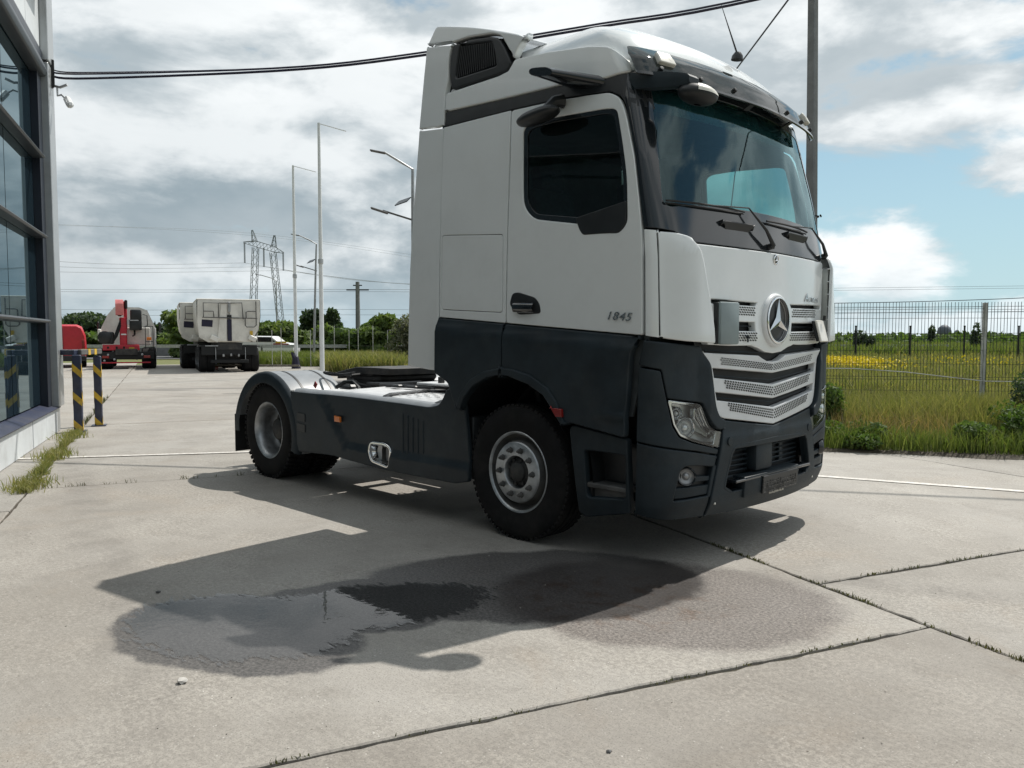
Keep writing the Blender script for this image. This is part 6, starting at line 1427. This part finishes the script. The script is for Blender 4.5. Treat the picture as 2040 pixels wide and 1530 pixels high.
for k, (la, a, b) in enumerate(INS):
    p = loc(-52.5+la, 170, b); nm = ('left', 'middle', 'right')[k]
    cable('power_line', [loc(-78+k*1.5, 95, 12.2-k*1.2), loc(-66, 130, 13.2-k*.7), p], .03, f'thin power line running left from the {nm} insulator of the pylon', 'power lines', 'pylon_steel', 'power line', 16)
    cable('power_line', [p, loc(-30+la, 185, 14.2-k*.3), loc(0, 200, 13.8-k*.4)], .03, f'thin power line running right from the {nm} insulator of the pylon', 'power lines', 'pylon_steel', 'power line', 16)
for k, z in enumerate((23.2, 22.3)):
    cable('power_line', [loc(-85, 100, 15.5+k), loc(-54.7+k*4.5, 170, z), loc(0, 215, 19.0-k)], .022, ('upper' if k == 0 else 'lower')+' earth wire slung over a peak of the pylon', 'power lines', 'pylon_steel', 'power line', 20)
for k, z in enumerate((6.75, 6.5, 4.5, 3.9)):
    cable('power_line', [loc(-75, 90, z+.3), loc(-45, 90, z-.05), loc(-17.35, 90, z), loc(12, 90, z-.1), loc(75, 90, z+.6)], .016, ('higher front', 'higher rear', 'upper of the two low', 'lower of the two low')[k]+' wire crossing the whole view behind the utility pole', 'power lines', 'pylon_steel', 'power line', 24)
# ------------------------------------------------------------------ road-side rail, far fence, wood stack
gr = empty('guard_rail', loc(-20, 51), 0, 'pale steel guard rail along the far road', 'guard rail'); A = RH
for k in range(-8, 12): B('rail_post', 'engine_grey', gr, A*(k*4)+Vector((0, 0, .42)), (.10, .10, .86), .01)
mb = MB(); mb.bar(A*-36+Vector((0, 0, .86)), A*48+Vector((0, 0, .86)), .08, .20); mb.build('rail', 'galvanised', gr)
kb = MB(); kb.bar(loc(-70, 60, .35), loc(70, 60, .35), .5, .7); tag(kb.build('road_barrier', 'pole_concrete'), 'low pale concrete barrier beyond the far road', 'barrier')
cf = empty('chain_fence', loc(-8, 38.5), 0, 'slender grey posts of a chain-link fence in the tall grass behind the flagpoles', 'fence')
for k in range(15):
    la = -5.0+k*.62+(k % 3)*.09; mb = MB(); mb.tube([RH*la, RH*la+Vector((0, 0, 1.9+.12*math.sin(k*2.1)))], .020, 6); mb.build('post', 'fence_post', cf)
for z in (.5, 1.1, 1.75): mb = MB(); mb.tube([RH*-5+Vector((0, 0, z)), RH*0+Vector((0, 0, z-.05)), RH*4.6+Vector((0, 0, z-.15))], .003, 4); mb.build('strand', 'engine_grey', cf)
sf = empty('scrap_frame', loc(-11.4, 34.5), 0, 'pale tubular frame and planks lying beside the shorter flagpole', 'frame')
mb = MB(); mb.bar(RH*-1.6+Vector((0, 0, .25)), RH*2.2+Vector((0, 0, .22)), .10, .08); mb.build('plank', 'wood_grey', sf)
mb = MB(); mb.tube([RH*-1.4+Vector((0, 0, .3)), RH*-1.6+Vector((0, 0, .65)), RH*-.3+Vector((0, 0, .62)), RH*0+Vector((0, 0, .3))], .035, 6); mb.build('tube_frame', 'galvanised', sf)
B('block', 'wood_grey', sf, RH*-1.8+Vector((0, 0, .2)), (.4, .4, .4), .02); B('red_lamp', 'red_lens', sf, RH*-1.45+Vector((0, 0, .12)), (.2, .2, .14), .02)
mb = MB(); mb.tube([RH*1.4+FH*2.4+Vector((0, 0, 0)), RH*1.35+FH*2.4+Vector((.05, 0, .5)), RH*1.2+FH*2.4+Vector((0, 0, .75))], .16, 8, radii=[.22, .15, .05]); tb_ = mb.build('tied_tarp', 'tarp_navy', sf)
# ------------------------------------------------------------------ trees and bushes
TG = 'trees and bushes beyond the yard'
bush = [(-33.5, 62, 3.4, 6.5, 'leaves_dark', 'dark tree above the red van'), (-28.5, 66, 2.6, 5, 'leaves_dark', 'small dark tree right of the red van'), (-30, 58, 1.7, 6, 'leaves_mid', 'low bush between the van and the crane truck'),
        (-23.3, 56, 3.5, 3.8, 'leaves_light', 'fresh green tree between crane truck and trailers'), (-21.6, 55, 2.6, 3.4, 'leaves_mid', 'dense green bush left of the tipper trailers'), (-16.8, 57, 2.7, 3.4, 'leaves_light', 'light green bush right of the nearer tipper trailer'),
        (-14.3, 58, 2.4, 3.4, 'leaves_light', 'yellowish bush behind the street lamps'), (-22.5, 90, 4.9, 3.8, 'leaves_dark', 'tall dark tree left of the shorter flagpole'), (-19.3, 88, 4.7, 3.0, 'leaves_dark', 'dark pair of slim trees right of the shorter flagpole'),
        (-11.6, 57, 2.2, 4, 'leaves_mid', 'rounded bush behind the taller flagpole'), (-8.6, 58, 2.1, 4, 'leaves_light', 'low bush right of the taller flagpole'), (-9.2, 50, 2.1, 3.0, 'leaves_mid', 'small bush under the utility pole'), (-7.4, 45, 2.7, 2.6, 'leaves_light', 'bright green round tree left of the cab rear'),
        (-14.0, 80, 3.0, 4.2, 'leaves_mid', 'far bush between the flagpoles'), (-18.9, 60, 2.5, 3.6, 'leaves_mid', 'bush seen over the white car'), (-12.6, 62, 2.0, 4, 'leaves_light', 'yellowish bush between the two flagpoles'), (-10.2, 62, 1.9, 4.4, 'leaves_mid', 'low olive bush left of the utility pole'), (-6.0, 56, 2.0, 4.4, 'leaves_mid', 'low olive bush right of the round green tree'), (-26.5, 64, 2.0, 5, 'leaves_light', 'light bush left of the crane truck')]
for i, (la, dd_, h, w_, mt, lb) in enumerate(bush): tree('bush' if h < 2.8 else 'tree', loc(la, dd_), h, w_, lb, 'bush' if h < 2.8 else 'tree', mt, 60+i, 3600, .13+dd_*.0012, True, TG, 14, .08)
iv = tree('ivy_hedge', loc(-4.6, 36.5), 2.5, 2.5, 'speckled ivy hedge covering the fence beside the cab rear', 'hedge', 'leaves_ivy', 91, 7000, .070, True, None, 26, .05)
P_, dd = scatter(24000, -.38, -.13, 39.2, 49.5, 1.0); blades('far_verge_grass', P_, .55, .05, .5, 'grass_green', 71)
P_, dd = scatter(9000, -.235, -.135, 33, 39, 1.0); blades('tall_grass_by_fence', P_, .70, .04, .6, 'grass_mixed', 72)
# meadow side: far scrub, saplings, posts, domed towers
for i, (la, dd_, h, w_, mt, lb) in enumerate([(21.2, 48, 2.95, 1.7, 'leaves_dark', 'round green tree in the meadow behind the mesh fence'), (24.6, 47, 2.1, .8, 'leaves_dark', 'spindly sapling in the middle of the meadow'), (28.0, 48, 2.3, 1.0, 'leaves_dark', 'thin dark sapling left of the pale fence post'), (18.3, 47, 2.2, 1.4, 'leaves_mid', 'sparse bush nearest the cab in the meadow'), (31.5, 48, 2.1, 1.6, 'leaves_mid', 'low shrub right of the pale fence post')]):
    tree('meadow_tree' if h > 2.2 else 'sapling', loc(la, dd_), h, w_, lb, 'tree', mt, 110+i, 1400 if w_ > 1.5 else 500, .12, True, 'trees in the meadow', 10, .1)
r_ = random.Random(77); C = []
for k in range(90):
    dd_ = r_.uniform(75, 125); la = dd_*r_.uniform(.34, .74); q_ = loc(la, dd_); C.append(((q_.x, q_.y, r_.uniform(.4, .9)), (r_.uniform(1.5, 4), r_.uniform(1.5, 4), r_.uniform(.6, 1.3))))
V, F = leaves(C, None, 16000, .34, 7); tag(fastmesh('far_scrub', V, F, 'leaves_mid'), kind='stuff')
C = []
for k in range(70):
    dd_ = r_.uniform(95, 150); la = dd_*r_.uniform(-.62, .0); q_ = loc(la, dd_); C.append(((q_.x, q_.y, r_.uniform(.6, 1.6)), (r_.uniform(2, 5), r_.uniform(2, 5), r_.uniform(.8, 2.0))))
V, F = leaves(C, None, 16000, .40, 9); tag(fastmesh('far_woodland', V, F, 'leaves_mid'), kind='stuff')
for k in range(6):
    o = empty('meadow_stake', loc(15.5+k*2.45, 36), 0, ('leftmost', 'second', 'third', 'fourth', 'fifth', 'rightmost')[k]+' of the thin dark stakes standing in the meadow', 'stake', 'stakes in the meadow'); mb = MB(); mb.tube([(0, 0, 0), (0, 0, 1.95)], .04, 6); mb.build('shaft', 'black_matt', o); mb = MB(); mb.lathe([(.05, 1.93), (.05, 1.97), (0, 1.98)], (0, 0, 0), (0, 0, 1), 6); mb.build('cap', 'black_matt', o)
for la, r0, h, lb in ((81.2, 1.25, 2.75, 'larger of two dark domed tanks far beyond the meadow'), (83.6, .7, 1.8, 'smaller of two dark domed tanks far beyond the meadow')):
    o = empty('domed_tank', loc(la, 150), 0, lb, 'tank', 'domed tanks'); mb = MB(); mb.lathe([(r0*.7, 0), (r0*.7, h-r0*.6)], (0, 0, 0), (0, 0, 1), 20); mb.build('tank_wall', 'pole_concrete', o)
    mb = MB(); mb.lathe([(r0, h-r0*.7), (r0*.98, h-.3), (r0*.8, h+.35), (r0*.4, h+.8), (0, h+.95)], (0, 0, 0), (0, 0, 1), 20); mb.build('dome', 'water_tower', o, smooth=50)
